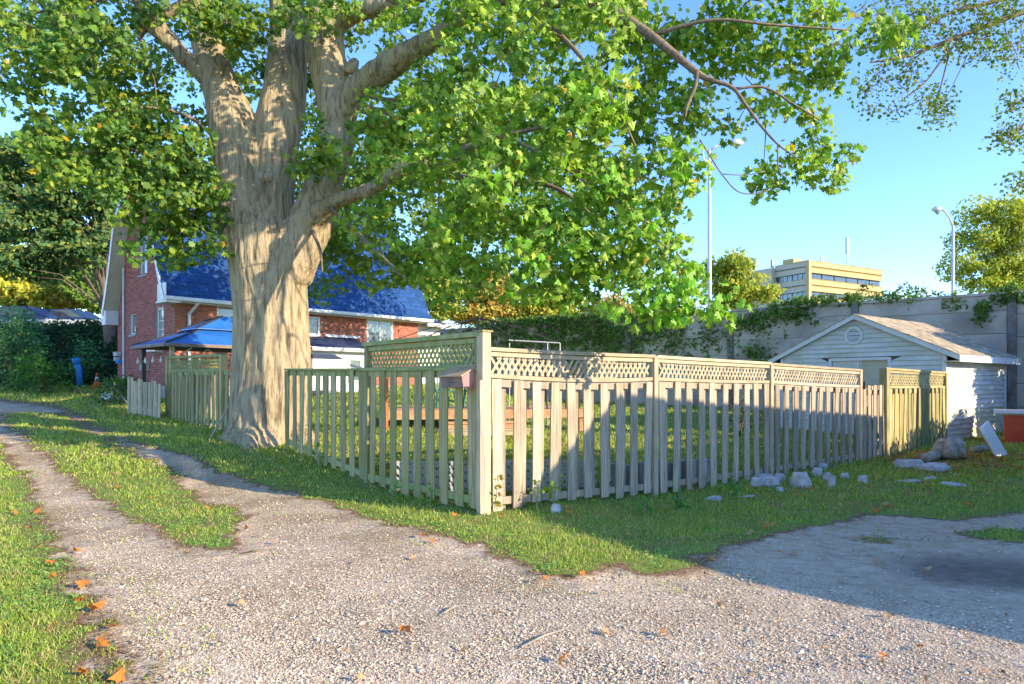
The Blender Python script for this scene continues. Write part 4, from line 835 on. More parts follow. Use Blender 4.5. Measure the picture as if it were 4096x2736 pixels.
while z < rz(sw/2)-.14:
    hgt_ = min(cr, rz(sw/2)-.1-z); segs = [(.03, sw-.03)] if z+cr < se else [(sw/2-(sr-.10-z-cr*0)/rp, sw/2+(sr-.10-z)/rp)]
    top_in = 0 if z+cr < se else cr/rp
    if z+cr >= se: segs = [(max(.0, segs[0][0]), min(sw, segs[0][1]))]
    out = []
    for s, e_ in segs:
        if z < dz+.02: out += [(s, d0-.09), (d1+.09, e_)]
        else: out.append((s, e_))
    for s, e_ in out:
        if e_-s < .1: continue
        ti0 = top_in if (z+cr >= se and s > .01) else 0; ti1 = top_in if (z+cr >= se and e_ < sw-.01) else 0
        if e_-s-ti0-ti1 < .02: ti0 = ti1 = (e_-s)/2-.01
        MB().add([(-.030, s, z), (-.030, e_, z), (0, e_-ti1, z+cr-.004), (0, s+ti0, z+cr-.004), (.03, s, z), (.03, e_, z), (.03, e_-ti1, z+cr-.004), (.03, s+ti0, z+cr-.004)],
                 [(0, 1, 2, 3), (7, 6, 5, 4), (0, 4, 5, 1), (1, 5, 6, 2), (2, 6, 7, 3), (3, 7, 4, 0)]).obj('siding_board', M['vinyl'], shed, False)
    if z+cr < se:
        MB().add([(.03, -.030, z), (sdp, -.030, z), (sdp, 0, z+cr-.004), (.03, 0, z+cr-.004), (.03, .03, z), (sdp, .03, z), (sdp, .03, z+cr-.004), (.03, .03, z+cr-.004)],
                 [(3, 2, 1, 0), (4, 5, 6, 7), (1, 5, 4, 0), (2, 6, 5, 1), (3, 7, 6, 2), (0, 4, 7, 3)]).obj('siding_board', M['vinyl_dirty' if z < .75 else 'vinyl'], shed, False)
    z += cr; k += 1
MB().box(-.04, .05, -.04, .055, 0, se+.02).obj('corner_trim', M['trim'], shed, False); MB().box(sdp-.05, sdp+.03, -.04, .05, 0, se).obj('corner_trim', M['trim'], shed, False); MB().box(-.04, .05, sw-.06, sw+.03, 0, se+.02).obj('corner_trim', M['trim'], shed, False)
dr = MB().box(-.03, .05, d0-.09, d0-.01, 0, dz+.05).box(-.03, .05, d1+.01, d1+.09, 0, dz+.05).box(-.032, .05, d0-.01, d1+.01, dz-.02, dz+.06).obj('door_frame', M['trim'], shed, False)
dm = (d0+d1)/2
for a, b, dx in ((d0, dm, .05), (dm, d1, .03)):
    dl = MB().box(dx, dx+.012, a, b, .02, dz-.02).obj('door', M['vinyl'], shed, False)
    MB().box(dx-.012, dx-.001, b-.04, b-.01, .02, dz-.02).obj('door_edge', M['trim'], dl, False)
    for i in range(8): MB().add([(dx-.012, a+.01, .05+i*.26), (dx-.012, b-.05, .05+i*.26), (dx-.001, b-.05, .05+i*.26+.25), (dx-.001, a+.01, .05+i*.26+.25), (dx, a+.01, .05+i*.26), (dx, b-.05, .05+i*.26)], [(0, 1, 2, 3), (0, 4, 5, 1)]).obj('door_panel', M['soffit'] if dx > .04 else M['vinyl'], dl, False)
vy, vz = sw/2+.05, EYE+(HY-1343)/F*18.7-SB
o8 = lambda r_, x: [(x, vy+r_*math.cos(R(22.5+45*i)), vz+r_*math.sin(R(22.5+45*i))) for i in range(8)]
fr_ = MB(); A8 = o8(.27, -.06); B8 = o8(.19, -.06); A9 = o8(.27, -.01); B9 = o8(.19, -.01)
fr_.add(A8+B8+A9+B9, [(i, (i+1) % 8, 8+(i+1) % 8, 8+i) for i in range(8)]+[(i, 16+i, 16+(i+1) % 8, (i+1) % 8) for i in range(8)]+[(8+i, 8+(i+1) % 8, 24+(i+1) % 8, 24+i) for i in range(8)])
vent = bevel(fr_.obj('gable_vent', M['trim'], shed, False), .008); MB().add(o8(.2, -.012), [tuple(range(8))]).obj('vent_opening', M['dark'], vent, False)
for i in range(6):
    h_ = -.15+i*.058; w_ = min(.185, .185-max(0, abs(h_+.02)-.075)*.9); MB().add([(-.05, vy-w_, vz+h_-.01), (-.05, vy+w_, vz+h_-.01), (-.018, vy+w_, vz+h_+.035), (-.018, vy-w_, vz+h_+.035)], [(0, 1, 2, 3)]).obj('louvre', M['trim'], vent, False)
for sgn in (-1, 1):
    ye = sw/2+sgn*(sw/2+.35); P0 = Vector((0, sw/2, sr)); P1 = Vector((0, ye, rz(ye)))
    MB().prism([(0, sw/2, sr), (0, ye, rz(ye)), (0, ye, rz(ye)-.05), (0, sw/2, sr-.05)], (-.12, 0, 0), (sdp+.12, 0, 0)).obj('roof_deck', M['vinyl_dirty'], shed, False)
    MB().prism([(0, sw/2, sr-.002), (0, ye, rz(ye)-.002), (0, ye, rz(ye)-.13), (0, sw/2, sr-.13)], (-.145, 0, 0), (-.122, 0, 0)).obj('rake_board', M['trim'], shed, False)
    MB().box(-.145, sdp+.14, min(ye, ye+sgn*.02), max(ye, ye+sgn*.02), rz(ye)-.17, rz(ye)+.0).obj('fascia', M['vinyl'] if sgn < 0 else M['trim'], shed, False)
    MB().box(-.12, sdp+.1, min(ye, sw/2+sgn*sw/2), max(ye, sw/2+sgn*sw/2), rz(ye)-.16, rz(ye)-.14).obj('soffit', M['soffit'], shed, False)
    B = []; d = (P1-P0); Ls = d.length; d.normalize(); nr = Vector((0, -d.z*sgn, abs(d.y))); nr.normalize()
    nr = Vector((0, sgn*abs(d.z), abs(d.y)))
    rows = 18
    for r_ in range(rows):
        c = P0+d*(r_+.5)*Ls/rows; x = -.15-random.uniform(0, .3)
        while x < sdp+.15:
            x0, x1 = max(x, -.16), min(x+.31, sdp+.15)
            if x1-x0 > .05:
                up = random.uniform(.012, .026); lift = random.random() < .25; q = c+nr*up*.6
                e_ = d*(Ls/rows/2*1.02)+nr*(.012 if lift else .006)
                B.append(((x0+x1)/2, q.y, q.z, (x1-x0)/2-.005, 0, 0, 0, e_.y, e_.z, 0, nr.y*.007, nr.z*.007))
            x += .31
    pieces('shingle', [(b[0], b[1], b[2], *b[3:]) for b in B], np.array((1, 1, 1.0))*rng.uniform(.5, 1.25, (len(B), 1)), M['shingle_old'], shed, 300 if sgn < 0 else 0, None, 'roof_shingles', 6)

# ------------------------------------------------------------------ highway sound wall
WB = Vector((16.3, 22.0)); WD = Vector((-.786, .618)); topz = EYE+2.9
swall = empty('sound_wall', (*WB, .3), math.atan2(WD.y, WD.x), 'tall stained concrete panel sound wall overgrown with ivy behind the yard', 'wall')
bay = 4.62
for i in range(-3, 9):
    x0 = i*bay; p = WB+WD*x0; gb = g1(*p)-.3
    hgt_ = topz-.3+(0.02 if i % 2 else 0)
    MB().box(x0-.11, x0+.11, .0, .03, gb-.1, hgt_).box(x0-.11, x0+.11, .24, .27, gb-.1, hgt_).box(x0-.02, x0+.02, .03, .24, gb-.1, hgt_).obj('post', M['steel'], swall, False)
    z = gb-.1; k = 0
    while z < hgt_-.1:
        h_ = min(.74, hgt_-.04-z)
        if h_ > .1: bevel(MB().box(x0+.12, x0+bay-.12, .07+.006*((i+k) % 2), .19, z+.012, z+h_).obj('panel', M['concrete'], swall, False), .012)
        z += .75; k += 1
    MB().box(x0+.10, x0+bay-.10, .10, .16, gb-.1, hgt_-.04).obj('backing_panel', M['concrete'], swall, False)
    MB().box(x0+.12, x0+bay-.12, .04, .23, hgt_-.035, hgt_+.05).obj('coping', M['concrete'], swall, False)
# ivy on the wall
iv = []
for px, py, rx, ry, dn in ((2140,1290,170,60,170),(2350,1310,210,90,300),(2150,1370,150,60,150),(2480,1370,160,80,150),(2000,1400,120,70,60),(2650,1340,140,60,70),(2620,1290,120,40,40),(2860,1320,60,90,30),(3010,1290,110,50,60),(3150,1250,130,30,60),(3020,1420,100,60,26),(2300,1450,100,60,30),(1900,1340,120,40,50),(3620,1180,90,30,8),(3930,1250,25,60,16),(4040,1190,60,22,30),(3820,1215,40,30,6),(2740,1420,80,80,22),(2000,1320,60,40,30),(3300,1195,200,16,36)):
    for _ in range(dn):
        q = rng.normal(size=2)*.5; s_, Zs = hit(px+rx*q[0], WB, WD); z_ = EYE+(HY-(py+ry*q[1]))/F*Zs; z_ = min(z_, topz+.15); p = WB+WD*s_
        iv.append((p.x-.618*.12*1.0, p.y-.786*.12, z_))
P_ = blobs(iv, .26, 22, flat=1.1); nrm_ = np.array([-.618, -.786]); dd_ = ((P_[:, :2]-np.array(WB))@nrm_); P_[:, :2] += nrm_*(np.clip(dd_, 0.0, .35)-dd_)[:, None]*(P_[:, 2:3] < topz)
o_ = leaves('ivy', P_, .13, 'med', lcols(len(P_), [(.08, .18, .04), (.12, .25, .04), (.20, .34, .05), (.16, .15, .05)], spread=.4), M['leaf_far'], None, (-.5, -.7, .4), droop=.4)
tag(o_, 'green ivy hanging over the top of the concrete sound wall', 'ivy', kind='stuff')
vn = MB()
for _ in range(60):
    px = rng.choice([rng.uniform(3300, 4090), rng.uniform(2600, 3300)]); s_, Zs = hit(px, WB, WD); p = WB+WD*s_; z_ = topz-.3*rng.random(); pts = []
    for k in range(6):
        pts.append((p.x-.618*.02*0+(-.618)*.03, p.y-.786*.03, z_)); p = p+WD*rng.uniform(-.12, .12); z_ -= rng.uniform(.1, .4)
    vn.tube(pts, .008, 4)
tag(vn.obj('vine_stems', M['twig']), 'dry brown creeper stems running down the concrete sound wall', 'creeper', kind='stuff')

# ------------------------------------------------------------------ office block far behind
oc = W(3235, 1040, 110); base = g1(oc.x, oc.y)
od = (Vector((65.9, 120))-oc.xy).normalized(); office = empty('office_building', (oc.x, oc.y, base), math.atan2(od.y, od.x), 'tan and grey flat-roofed office block with ribbon windows beyond the sound wall', 'building')
OH = oc.z-base; OLn, OD_ = 20.2, 6.6
MB().box(.4, OLn-.4, .4, 16, 0, OH-.3).obj('core', M['glass_dark'], office, False)
MB().box(1.5, OLn-2, OD_+.01, 17, 0, OH-.6).obj('rear_block', M['office_g'], office, False)
MB().box(-1.0, 1.3, OD_+.02, 15.5, 0, OH-.4).obj('side_block', M['office_g'], office, False)
k110 = 110/F
for top_px, bot_px in ((1040, 1089), (1113, 1163), (1187, 1237), (1261, 1311), (1335, 1385)):
    zt = OH-(top_px-1040)*k110; zb_ = OH-(bot_px-1040)*k110; zm = (zt+zb_)/2
    if zb_ < .5: continue
    for za, zc in ((zm+.06, zt), (zb_, zm-.06)):
        MB().prism([(0, -.12, za), (0, 0, za+.15), (0, 0, zc-.15), (0, -.12, zc), (0, .35, zc), (0, .35, za)], (.0, 0, 0), (OLn, 0, 0)).obj('cladding_band', M['office_y'], office, False)
        MB().prism([(-.12, 0, za), (0, 0, za+.15), (0, 0, zc-.15), (-.12, 0, zc), (.35, 0, zc), (.35, 0, za)], (0, .36, 0), (0, OD_, 0)).obj('cladding_band', M['office_g'], office, False)
    zw = zb_-.95
    if zw > .5:
        for i in range(6):
            a = .45+i*3.25; w_ = MB().box(a+.12, a+3.1, .30, .36, zw+.04, zb_-.02).obj('window', M['glass_dark'], office, False)
        for i in range(2):
            for j in range(3): a = .5+i*2.9+j*.9; MB().box(.3, .36, a+.06, a+.84, zw+.04, zb_-.02).obj('window', M['glass'], office, False)
bevel(MB().box(-.15, .5, -.15, .5, 0, OH).obj('corner_panel', M['office_y'], office, False), .02)
MB().box(4.0, 4.0+2.2, 6, 8.2, OH-.3, OH+1.6).obj('roof_unit', M['office_y'], office, False)
MB().box(3.5, 3.9, 10, 10.4, OH-.6, OH+2).obj('roof_vent', M['office_g'], office, False)
MB().tube([(13, 2, OH-.3), (13, 2, OH+3)], .12, 6).box(12.75, 13.25, 1.8, 2.2, OH+2.6, OH+5.4).obj('antenna', M['galv'], office, False)
MB().tube([(4.5, 1, OH-.3), (4.5, 1, OH+1.2)], .15, 6).tube([(5, 1, OH-.3), (5, 1, OH+1.2)], .15, 6).obj('roof_pipe', M['galv'], office, False)

# ------------------------------------------------------------------ highway lamps
def street_lamp(px, py_arm, lx, ly, Z, w, label, extra=False):
    p = W(px, 1200, Z); b = g1(p.x, p.y); r = empty('street_lamp', (p.x, p.y, b), 0, label, 'street lamp', 'highway lamps beyond the sound wall')
    ht = EYE+(HY-py_arm)/F*Z-b; hx_ = (lx-px)/F*Z; hz = EYE+(HY-ly)/F*Z-b; rr = w/F*Z/2
    MB().tube([(0, 0, 0), (0, 0, ht)], [rr*1.3, rr*.8], 10).obj('pole', M['galv'], r, False, True)
    MB().tube([(0, 0, ht-.05), (hx_*.25, 0, ht+(hz-ht)*.5), (hx_*.6, 0, ht+(hz-ht)*.9), (hx_*.9, 0, hz)], rr*.55, 8).obj('arm', M['galv'], r, False, True)
    s = 1 if hx_ > 0 else -1; h = MB().tube([(hx_*.85, 0, hz), (hx_*.95, 0, hz+.02), (hx_*1.1+s*.1, 0, hz+.03), (hx_*1.15+s*.35, 0, hz-.02)], [rr*.6, rr*1.7, rr*2.0, rr*.7], 10).obj('lamp_head', M['galv'], r, False, True)
    MB().tube([(hx_*1.02, 0, hz-rr*1.3), (hx_*1.1, 0, hz-rr*2.1), (hx_*1.15+s*.15, 0, hz-rr*1.3)], [rr*.6, rr*1.2, rr*.5], 8).obj('lens', M['glass'], h, False, True)
    if extra: MB().tube([(-.02, 0, ht-1.0), (-.35, 0, ht-.6), (-.45, 0, ht+.1), (-.45, 0, ht+.4)], rr*.4, 6).obj('bracket', M['galv'], r, False, True)
street_lamp(2838, 600, 2935, 572, 42, 15, 'grey highway lamp pole rising out of the maple leaves with its head pointing right', True)
street_lamp(3812, 905, 3757, 838, 46, 13, 'grey highway lamp pole with its head pointing left, beside the yellow tree', False)

# ------------------------------------------------------------------ background trees
def tree(name, label, px, base_z, Z, crowns, cols, leaf=.16, per=32, dens=1.0, trunk_r=.18, group=None, boost=1.35, trunk_top=None, shape='simple', rad=.55, lean=0, cat='tree'):
    p = W(px, 1500, Z); b = base_z if base_z is not None else g1(p.x, p.y); r = empty(name, (p.x, p.y, b), 0, label, cat, group)
    cs = []
    for (x, y, rx, ry, dz_) in crowns:
        c = W(x, y, Z); ax, az = rx/F*Z, ry/F*Z; n_ = max(3, int(4*math.pi/3*ax*az/(rad*rad)*2.0*dens))
        for _ in range(n_):
            d = rng.normal(size=3); d /= np.linalg.norm(d); q = rng.random()**.4; cs.append((c.x+d[0]*ax*q, c.y+d[1]*dz_*q, c.z+d[2]*az*q))
    cs = np.array(cs); P_ = blobs(cs, rad, per, flat=.6)
    leaves('crown', P_, leaf*boost, shape, lcols(len(P_), cols, spread=.35), M['leaf_far'], r, (.6, -.6, .35))['kind'] = 'stuff'
    tt = trunk_top if trunk_top is not None else float(np.percentile(cs[:, 2], 60)); T = MB().tube([(p.x, p.y, b-.1), (p.x+lean*.3, p.y, b+(tt-b)*.4), (p.x+lean, p.y, tt)], [trunk_r*1.3, trunk_r, trunk_r*.4], 9); T.obj('trunk', M['twig'], r, smooth=True)
    L = MB()
    for c in cs[::7]:
        t = rng.uniform(.35, .98); s = Vector((p.x+lean*t, p.y, b+(tt-b)*t)); c = Vector(c); mid_ = s.lerp(c, .5)+Vector((0, 0, .15*(c-s).length)); L.tube([s, mid_, c], [trunk_r*.14, trunk_r*.08, .01], 4, False)
    L.obj('limbs', M['twig'], r)['kind'] = 'stuff'; return r
GRN = [(.08, .16, .025), (.12, .22, .03), (.18, .28, .04)]; DRK = [(.04, .11, .05), (.06, .15, .05), (.10, .19, .05), (.22, .26, .05)]
YEL = [(.52, .48, .05), (.38, .43, .05), (.52, .42, .07), (.20, .30, .04)]; ORG = [(.48, .32, .08), (.42, .38, .08), (.30, .32, .06), (.55, .34, .09)]
tree('maple_tree', 'dark green tree with bare limbs left of the brick house gable', 452, 1.3, 31, [(150,640,260,90,2.5),(330,820,200,90,2.5),(120,900,200,80,2.5),(400,700,110,80,2),(60,760,130,90,2),(300,980,170,70,2),(420,960,70,110,2),(100,1060,150,50,2)], DRK, .20, 46, 1.25, .26, lean=-.6, trunk_top=9.5)
for i, (px, Z, cr_, co, lb) in enumerate([
 (60, 46, [(60,1090,170,120,3),(120,1180,160,60,3)], YEL, 'yellow-green tree at the far left beyond the embankment'),
 (280, 48, [(300,1060,160,140,3),(340,1180,140,60,3)], ORG, 'golden autumn tree beyond the embankment, left of the brick house'),
 (420, 44, [(400,1150,90,90,3),(420,1020,60,80,3)], GRN, 'green bushy tree beyond the embankment touching the brick house gable')]):
    tree('autumn_tree', lb, px, 1.3, Z, cr_, co, .28, 56, 1.6, .2, 'trees beyond the left embankment', rad=.8)
for i, (px, Z, cr_, co, lb) in enumerate([
 (1760, 52, [(1760,1190,90,110,2.5),(1740,1090,60,60,2)], GRN+YEL, 'yellow-green tree directly right of the brick house roof'),
 (1960, 55, [(1960,1180,130,110,2.5),(1900,1260,120,40,2)], ORG, 'orange-yellow tree behind the bare parasol frame'),
 (2180, 56, [(2200,1210,130,80,2.5),(2120,1260,100,40,2)], YEL, 'yellow tree behind the ivy-covered left end of the sound wall'),
 (2440, 60, [(2440,1240,110,50,2.5)], ORG, 'low golden tree showing between the sound wall and the maple leaves')]):
    tree('autumn_tree', lb, px, None, Z, cr_, co, .28, 50, 1.6, .2, 'trees beyond the house', rad=.8)
tree('autumn_tree', 'yellow autumn tree left of the office block behind the sound wall', 2960, None, 46, [(2900,1110,90,80,2.5),(2990,1180,120,70,2.5),(2950,1060,50,50,2)], YEL+GRN[1:], .24, 44, 1.5, .2, rad=.7)
tree('maple_tree', 'tall yellow-green tree at the right edge behind the sound wall', 3990, None, 49, [(3960,850,120,70,2.2),(3900,960,90,60,2),(4030,980,130,110,2.5),(3980,1110,160,80,2.5),(4090,880,110,110,2.5),(3830,1070,60,60,1.6),(4080,1120,120,70,2)], [(.38, .42, .05), (.28, .38, .05), (.50, .48, .07)], .20, 34, 1.2, .2, rad=.6)
for px, ry, lb in ((3660, 26, 'low dark scrub on the skyline between the office block and the second lamp'), (3730, 30, 'small leafy scrub at the foot of the right lamp pole'), (3500, 24, 'thin scrub in front of the office block right corner')):
    tree('shrub', lb, px, None, 30, [(px, 1200, 60, ry, 1), (px-40, 1160, 20, 22, .5)], [(.05, .09, .02), (.10, .08, .03), (.07, .12, .02)], .12, 14, .8, .05, 'scrub along the sound wall top', rad=.3, cat='shrub')

# the neighbour's tree on the right, branches reaching into view
nb_b = (17.5, 12.0); nb = empty('overhanging_tree', (*nb_b, g1(*nb_b)), 0, 'thin small-leaved branches hanging into the top right corner of the sky', 'tree')
PB = [[(5000, -300, 12, 60), (4300, -20, 12, 34), (4096, 45, 12, 26), (3850, 140, 12, 18), (3640, 220, 12, 12), (3480, 250, 12, 7)],
      [(5000, -300, 12, 50), (4300, -120, 12.4, 24), (3960, 10, 12.6, 18), (3800, 50, 12.6, 14), (3600, 160, 12.6, 8), (3420, 200, 12.6, 5)],
      [(3850, 140, 12, 12), (3760, 250, 11.8, 9), (3700, 330, 11.8, 6), (3620, 390, 11.8, 4)], [(3800, 200, 12, 8), (3770, 320, 12, 6), (3740, 420, 12, 4)],
      [(5000, 100, 12, 40), (4300, 300, 12, 20), (4120, 480, 12, 12), (3990, 545, 12, 6)], [(5000, 300, 12, 40), (4350, 560, 12, 18), (4120, 700, 12, 10), (4050, 760, 12, 5)]]
T = MB(); tp = W(5000, -300, 12); T.tube([(nb_b[0], nb_b[1], g1(*nb_b)-.1), (nb_b[0]-.3, nb_b[1]+.1, 4), tuple(Vector((nb_b[0]-.6, nb_b[1], 8))), (nb_b[0]-.4, nb_b[1], 12)], [.42, .34, .26, .1], 12); T.obj('trunk', M['bark'], nb, smooth=True)
T = MB(); cl = []
for l in PB:
    P_, r_ = PT(l); P_ = ([Vector((nb_b[0]-.5, nb_b[1], P_[0].z-1.2))]+P_) if l[0][0] == 5000 else P_; r_ = ([.13]+r_) if l[0][0] == 5000 else r_
    T.tube(P_, r_, 7)
for x, y, rx, ry, k in ((3560, 60, 170, 60, 26), (3800, 90, 200, 80, 40), (4020, 60, 110, 70, 26), (3640, 190, 150, 60, 22), (3900, 190, 150, 60, 26), (3600, 310, 110, 60, 14), (3730, 390, 90, 60, 14), (3480, 330, 90, 50, 8), (3540, 430, 90, 30, 7), (3760, 460, 60, 40, 9), (4060, 220, 60, 60, 12), (4060, 500, 60, 90, 16), (4000, 560, 60, 40, 8), (4080, 720, 40, 60, 9), (4070, 380, 40, 40, 6)):
    for _ in range(k):
        a_ = rng.uniform(0, 6.28); q = math.sqrt(rng.random()); cl.append(tuple(W(x+rx*q*math.cos(a_), y+ry*q*math.sin(a_), rng.uniform(11.4, 12.8))))
for _ in range(90): d = rng.normal(size=3); d /= np.linalg.norm(d); cl.append((nb_b[0]+1.2+d[0]*2.6, nb_b[1]-1+d[1]*2.6, 9.6+d[2]*2.2))
cl = np.array(cl); tn = []
for l in PB:
    P_, r_ = PT(l)
    for i in range(len(P_)-1): tn += [tuple(P_[i].lerp(P_[i+1], t)) for t in (0, .25, .5, .75)]
tn = np.array(tn); NAx = list(tn)
for c in cl[np.argsort(np.linalg.norm(cl-tn[0], axis=1))]:
    A_ = np.array(NAx); d = np.linalg.norm(A_-c, axis=1); s = A_[np.argmin(d)]
    if .1 < d.min() < 2.5: T.tube([Vector(s), Vector((s+c)/2+rng.normal(size=3)*.06), Vector(c)], [.009, .007, .004], 4, False)
    NAx.append(c)
T.obj('branch', M['twig'], nb)['kind'] = 'stuff'
P_ = blobs(cl, .26, 15, flat=.9); leaves('crown', P_, .085, 'maple', lcols(len(P_), [(.12, .24, .03), (.18, .30, .04), (.10, .20, .03), (.26, .24, .05)]), M['leaf'], nb, (.1, -.5, .6), droop=.6)['kind'] = 'stuff'

# ------------------------------------------------------------------ embankment, road and cars on the left
eb = []; nx_ = 60; prof = [(0, 0), (1.0, .9), (2.2, 2.1), (3.4, 2.6), (9, 2.65), (12, 2.65), (20, 2.4)]
Ve = []
for i in range(nx_+1):
    X = -62+i*(62-8)/nx_
    for dz_, hh in prof: Z = 29+dz_+max(0, (X+16))*.35; Ve.append((X, Z, g1(X, Z)-.05+hh+.12*noise.noise((X*.6, dz_, 0))))
q = np.array([(i*7+j, (i+1)*7+j, (i+1)*7+j+1, i*7+j+1) for i in range(nx_) for j in range(6)])
mE = mat('embankment_earth', (.03, .035, .015), (.06, .07, .025), 2, .95, .6, 12)
tag(link('embankment', np_mesh('embankment', np.array(Ve), [q], mE, None, True)), 'dark overgrown bank carrying the road', kind='structure')
tz = g1(-20, 34)+2.62
tag(MB().box(-62, -10, 34.2, 39.5, tz-.1, tz+.05).obj('road', M['asphalt']), 'road running along the top of the bank', kind='structure')
gr_ = empty('guardrail', (-30, 34, tz-.1), 0, 'steel guardrail along the road on top of the dark bank', 'guardrail')
MB().box(-30, 18, -.04, 0, .45, .75).obj('rail', M['galv'], gr_, False)
for i in range(24): MB().box(-30+i*2, -29.9+i*2, .01, .1, 0, .7).obj('post', M['steel'], gr_, False)
def car(px, Z, paint, label, L=4.4):
    p = W(px, 1300, Z); r = empty('car', (p.x, p.y, tz+.06), 0, label, 'car', 'cars on the road above the bank'); h = L/2
    s = [(-h, .25), (-h, .72), (-h+.25, .82), (-h*.55, .92), (-h*.25, 1.38), (h*.45, 1.42), (h*.8, .98), (h-.05, .88), (h, .3)]
    bevel(MB().prism([(x, -.85, z) for x, z in s], (0, 0, 0), (0, 1.7, 0)).obj('body', M[paint], r, False), .08, 3)
    g = [(-h*.48, .95), (-h*.24, 1.33), (h*.42, 1.36), (h*.7, .98)]; MB().prism([(x, -.862, z) for x, z in g], (0, 0, 0), (0, .01, 0)).obj('side_window', M['glass_dark'], r, False)
    for x in (-h*.62, h*.62):
        for y in (-.86, .66): w = MB().tube([(x, y, .32), (x, y+.2, .32)], .32, 18).obj('wheel', M['black'], r, False); MB().tube([(x, y-.012, .32), (x, y+.02, .32)], .18, 12).obj('rim', M['galv'], w, False)
    MB().box(h-.03, h+.012, -.75, -.45, .6, .74).obj('headlight', M['bulb'], r, False)
car(70, 36, 'carblue', 'blue car on the road above the bank, at the left edge'); car(255, 37.5, 'carblue', 'second blue car on the road above the bank, nearer the brick house')
def bush(name, label, cx, base_py, w_px, h_px, Z, cols, per=40, leaf=.1, kind=None, group=None, n=None, shape='med'):
    p = W(cx, base_py, Z); b = g1(p.x, p.y); ax, az = w_px/2/F*Z, h_px/F*Z; n = n or max(6, int(ax*az*26)); cs = []
    for _ in range(n):
        a_ = rng.uniform(0, 6.28); u = rng.random()**.5; hz = rng.random(); cs.append((p.x+ax*u*math.cos(a_)*(1-.5*hz*hz), p.y+min(ax, .9)*u*math.sin(a_), b+.05+az*hz*(1-.35*u*u)))
    r = empty(name, (p.x, p.y, b), 0, label, 'bush', group); P_ = blobs(cs, .22+.1*az, per, flat=.8); P_[:, 2] = np.maximum(P_[:, 2], b+.01)
    leaves('foliage', P_, leaf, shape, lcols(len(P_), cols, spread=.4), M['leaf_far'], r, (.2, -.4, .7))['kind'] = 'stuff'
    T = MB(); 
    for c in cs[::2]: T.tube([(p.x, p.y, b-.02), c], [.018, .006], 4, False)
    T.obj('stem', M['twig'], r)['kind'] = 'stuff'
# undergrowth that covers the bank
cs = []
for _ in range(1500):
    X = rng.uniform(-30, -12.5); dz_ = rng.uniform(-.2, 3.6); Z = 29+dz_+max(0, (X+16))*.35; cs.append((X, Z, g1(X, Z)+np.interp(dz_, [0, 1, 2.2, 3.4], [.1, .9, 2.1, 2.6])+rng.uniform(0, .35)))
P_ = blobs(cs, .5, 24, flat=.7); o_ = leaves('undergrowth', P_, .14, 'med', lcols(len(P_), [(.015, .04, .015), (.03, .075, .025), (.05, .11, .03)], spread=.5), M['leaf_far'], None, (.2, -.5, .6)); tag(o_, 'dark tangled shrubs covering the road bank', 'undergrowth', kind='stuff')
BG = [(.05, .16, .08), (.07, .20, .08), (.12, .26, .06)]
bush('bush', 'blue-green bush at the left edge in front of the dark bank', 60, 1560, 260, 330, 26, BG)
bush('bush', 'leafy green bush between the left edge bush and the blue pipe', 165, 1570, 230, 170, 24.5, [(.05, .15, .03), (.09, .22, .03)])
bush('bush', 'tall thin bush behind the blue pipe on the dark bank', 350, 1500, 100, 200, 29.2, BG)
bush('bush', 'straggly grassy weeds beside the low cream gate panel', 470, 1655, 170, 110, 21, [(.05, .12, .03), (.10, .18, .04)], leaf=.12, shape='simple')
bush('bush', 'small climbing shrub at the foot of the brick gable', 484, 1510, 26, 70, 23.6, [(.10, .19, .03)], n=6)
bush('bush', 'dark leafless bush in front of the sound wall left of the shed', 2960, 1720, 150, 260, 18.5, [(.10, .07, .05), (.07, .08, .04)], per=16, leaf=.07)

# ------------------------------------------------------------------ odds and ends on the left lawn
p = W(315, 1525, 27.6); p.z = g1(p.x, p.y); b = p.z; o_ = empty('blue_pipe', p, 0, 'upright blue plastic pipe standing before the dark bank', 'pipe')
h_ = (1530-1413)/F*p.y; MB().tube([(.06, 0, 0), (0, 0, h_*.6), (-.09, 0, h_*.82)], .115, 14).obj('pipe', M['bluep'], o_, False, True); MB().tube([(-.09, 0, h_*.80), (-.12, 0, h_)], .145, 14).obj('socket', M['bluep'], o_, False, True)
p = W(387, 1537, 27.2); p.z = g1(p.x, p.y); o_ = empty('traffic_cone', p, 0, 'orange traffic cone with white collar between blue pipe and brick house', 'traffic cone')
s_ = 62/F*p.y; MB().tube([(0, 0, .03), (0, 0, s_*.55)], [s_*.23, s_*.12], 16).tube([(0, 0, s_*.73), (0, 0, s_)], [s_*.085, s_*.035], 16).obj('cone', M['orange'], o_, False, True)
MB().tube([(0, 0, s_*.55), (0, 0, s_*.73)], [s_*.121, s_*.086], 16).obj('collar', M['white'], o_, False, True); MB().box(-s_*.3, s_*.3, -s_*.3, s_*.3, 0, .035).obj('foot', M['orange'], o_, False)
p = G(420, 1600); o_ = empty('plastic_chair', p, .4, 'overturned white plastic garden chair lying on the lawn below the cone', 'chair')
MB().add([(-.3, 0, 0), (.3, 0, .02), (.34, .1, .32), (-.1, .12, .45), (-.3, .3, .05), (.3, .32, .05)], [(0, 1, 2, 3), (0, 3, 4), (1, 5, 2), (3, 2, 5, 4), (0, 4, 5, 1)]).obj('seat', M['white'], o_, False)
for x in (-.25, .28): MB().tube([(x, .1, .1), (x+.05, -.1, .42)], .02, 6).obj('leg', M['white'], o_, False)
o_.scale = (.62, .62, .62)
o_ = MB().tube([G(520, 1640)+Vector((0, 0, .1)), G(470, 1605)+Vector((0, 0, .35)), G(412, 1560)+Vector((0, 0, .4))], [.03, .022, .01], 6).tube([G(470, 1605)+Vector((0, 0, .35)), G(440, 1560)+Vector((0, 0, .6))], [.02, .008], 5).obj('fallen_branch', M['log']); tag(o_, 'pale dead branch lying across the weeds beside the cream gate', 'branch')
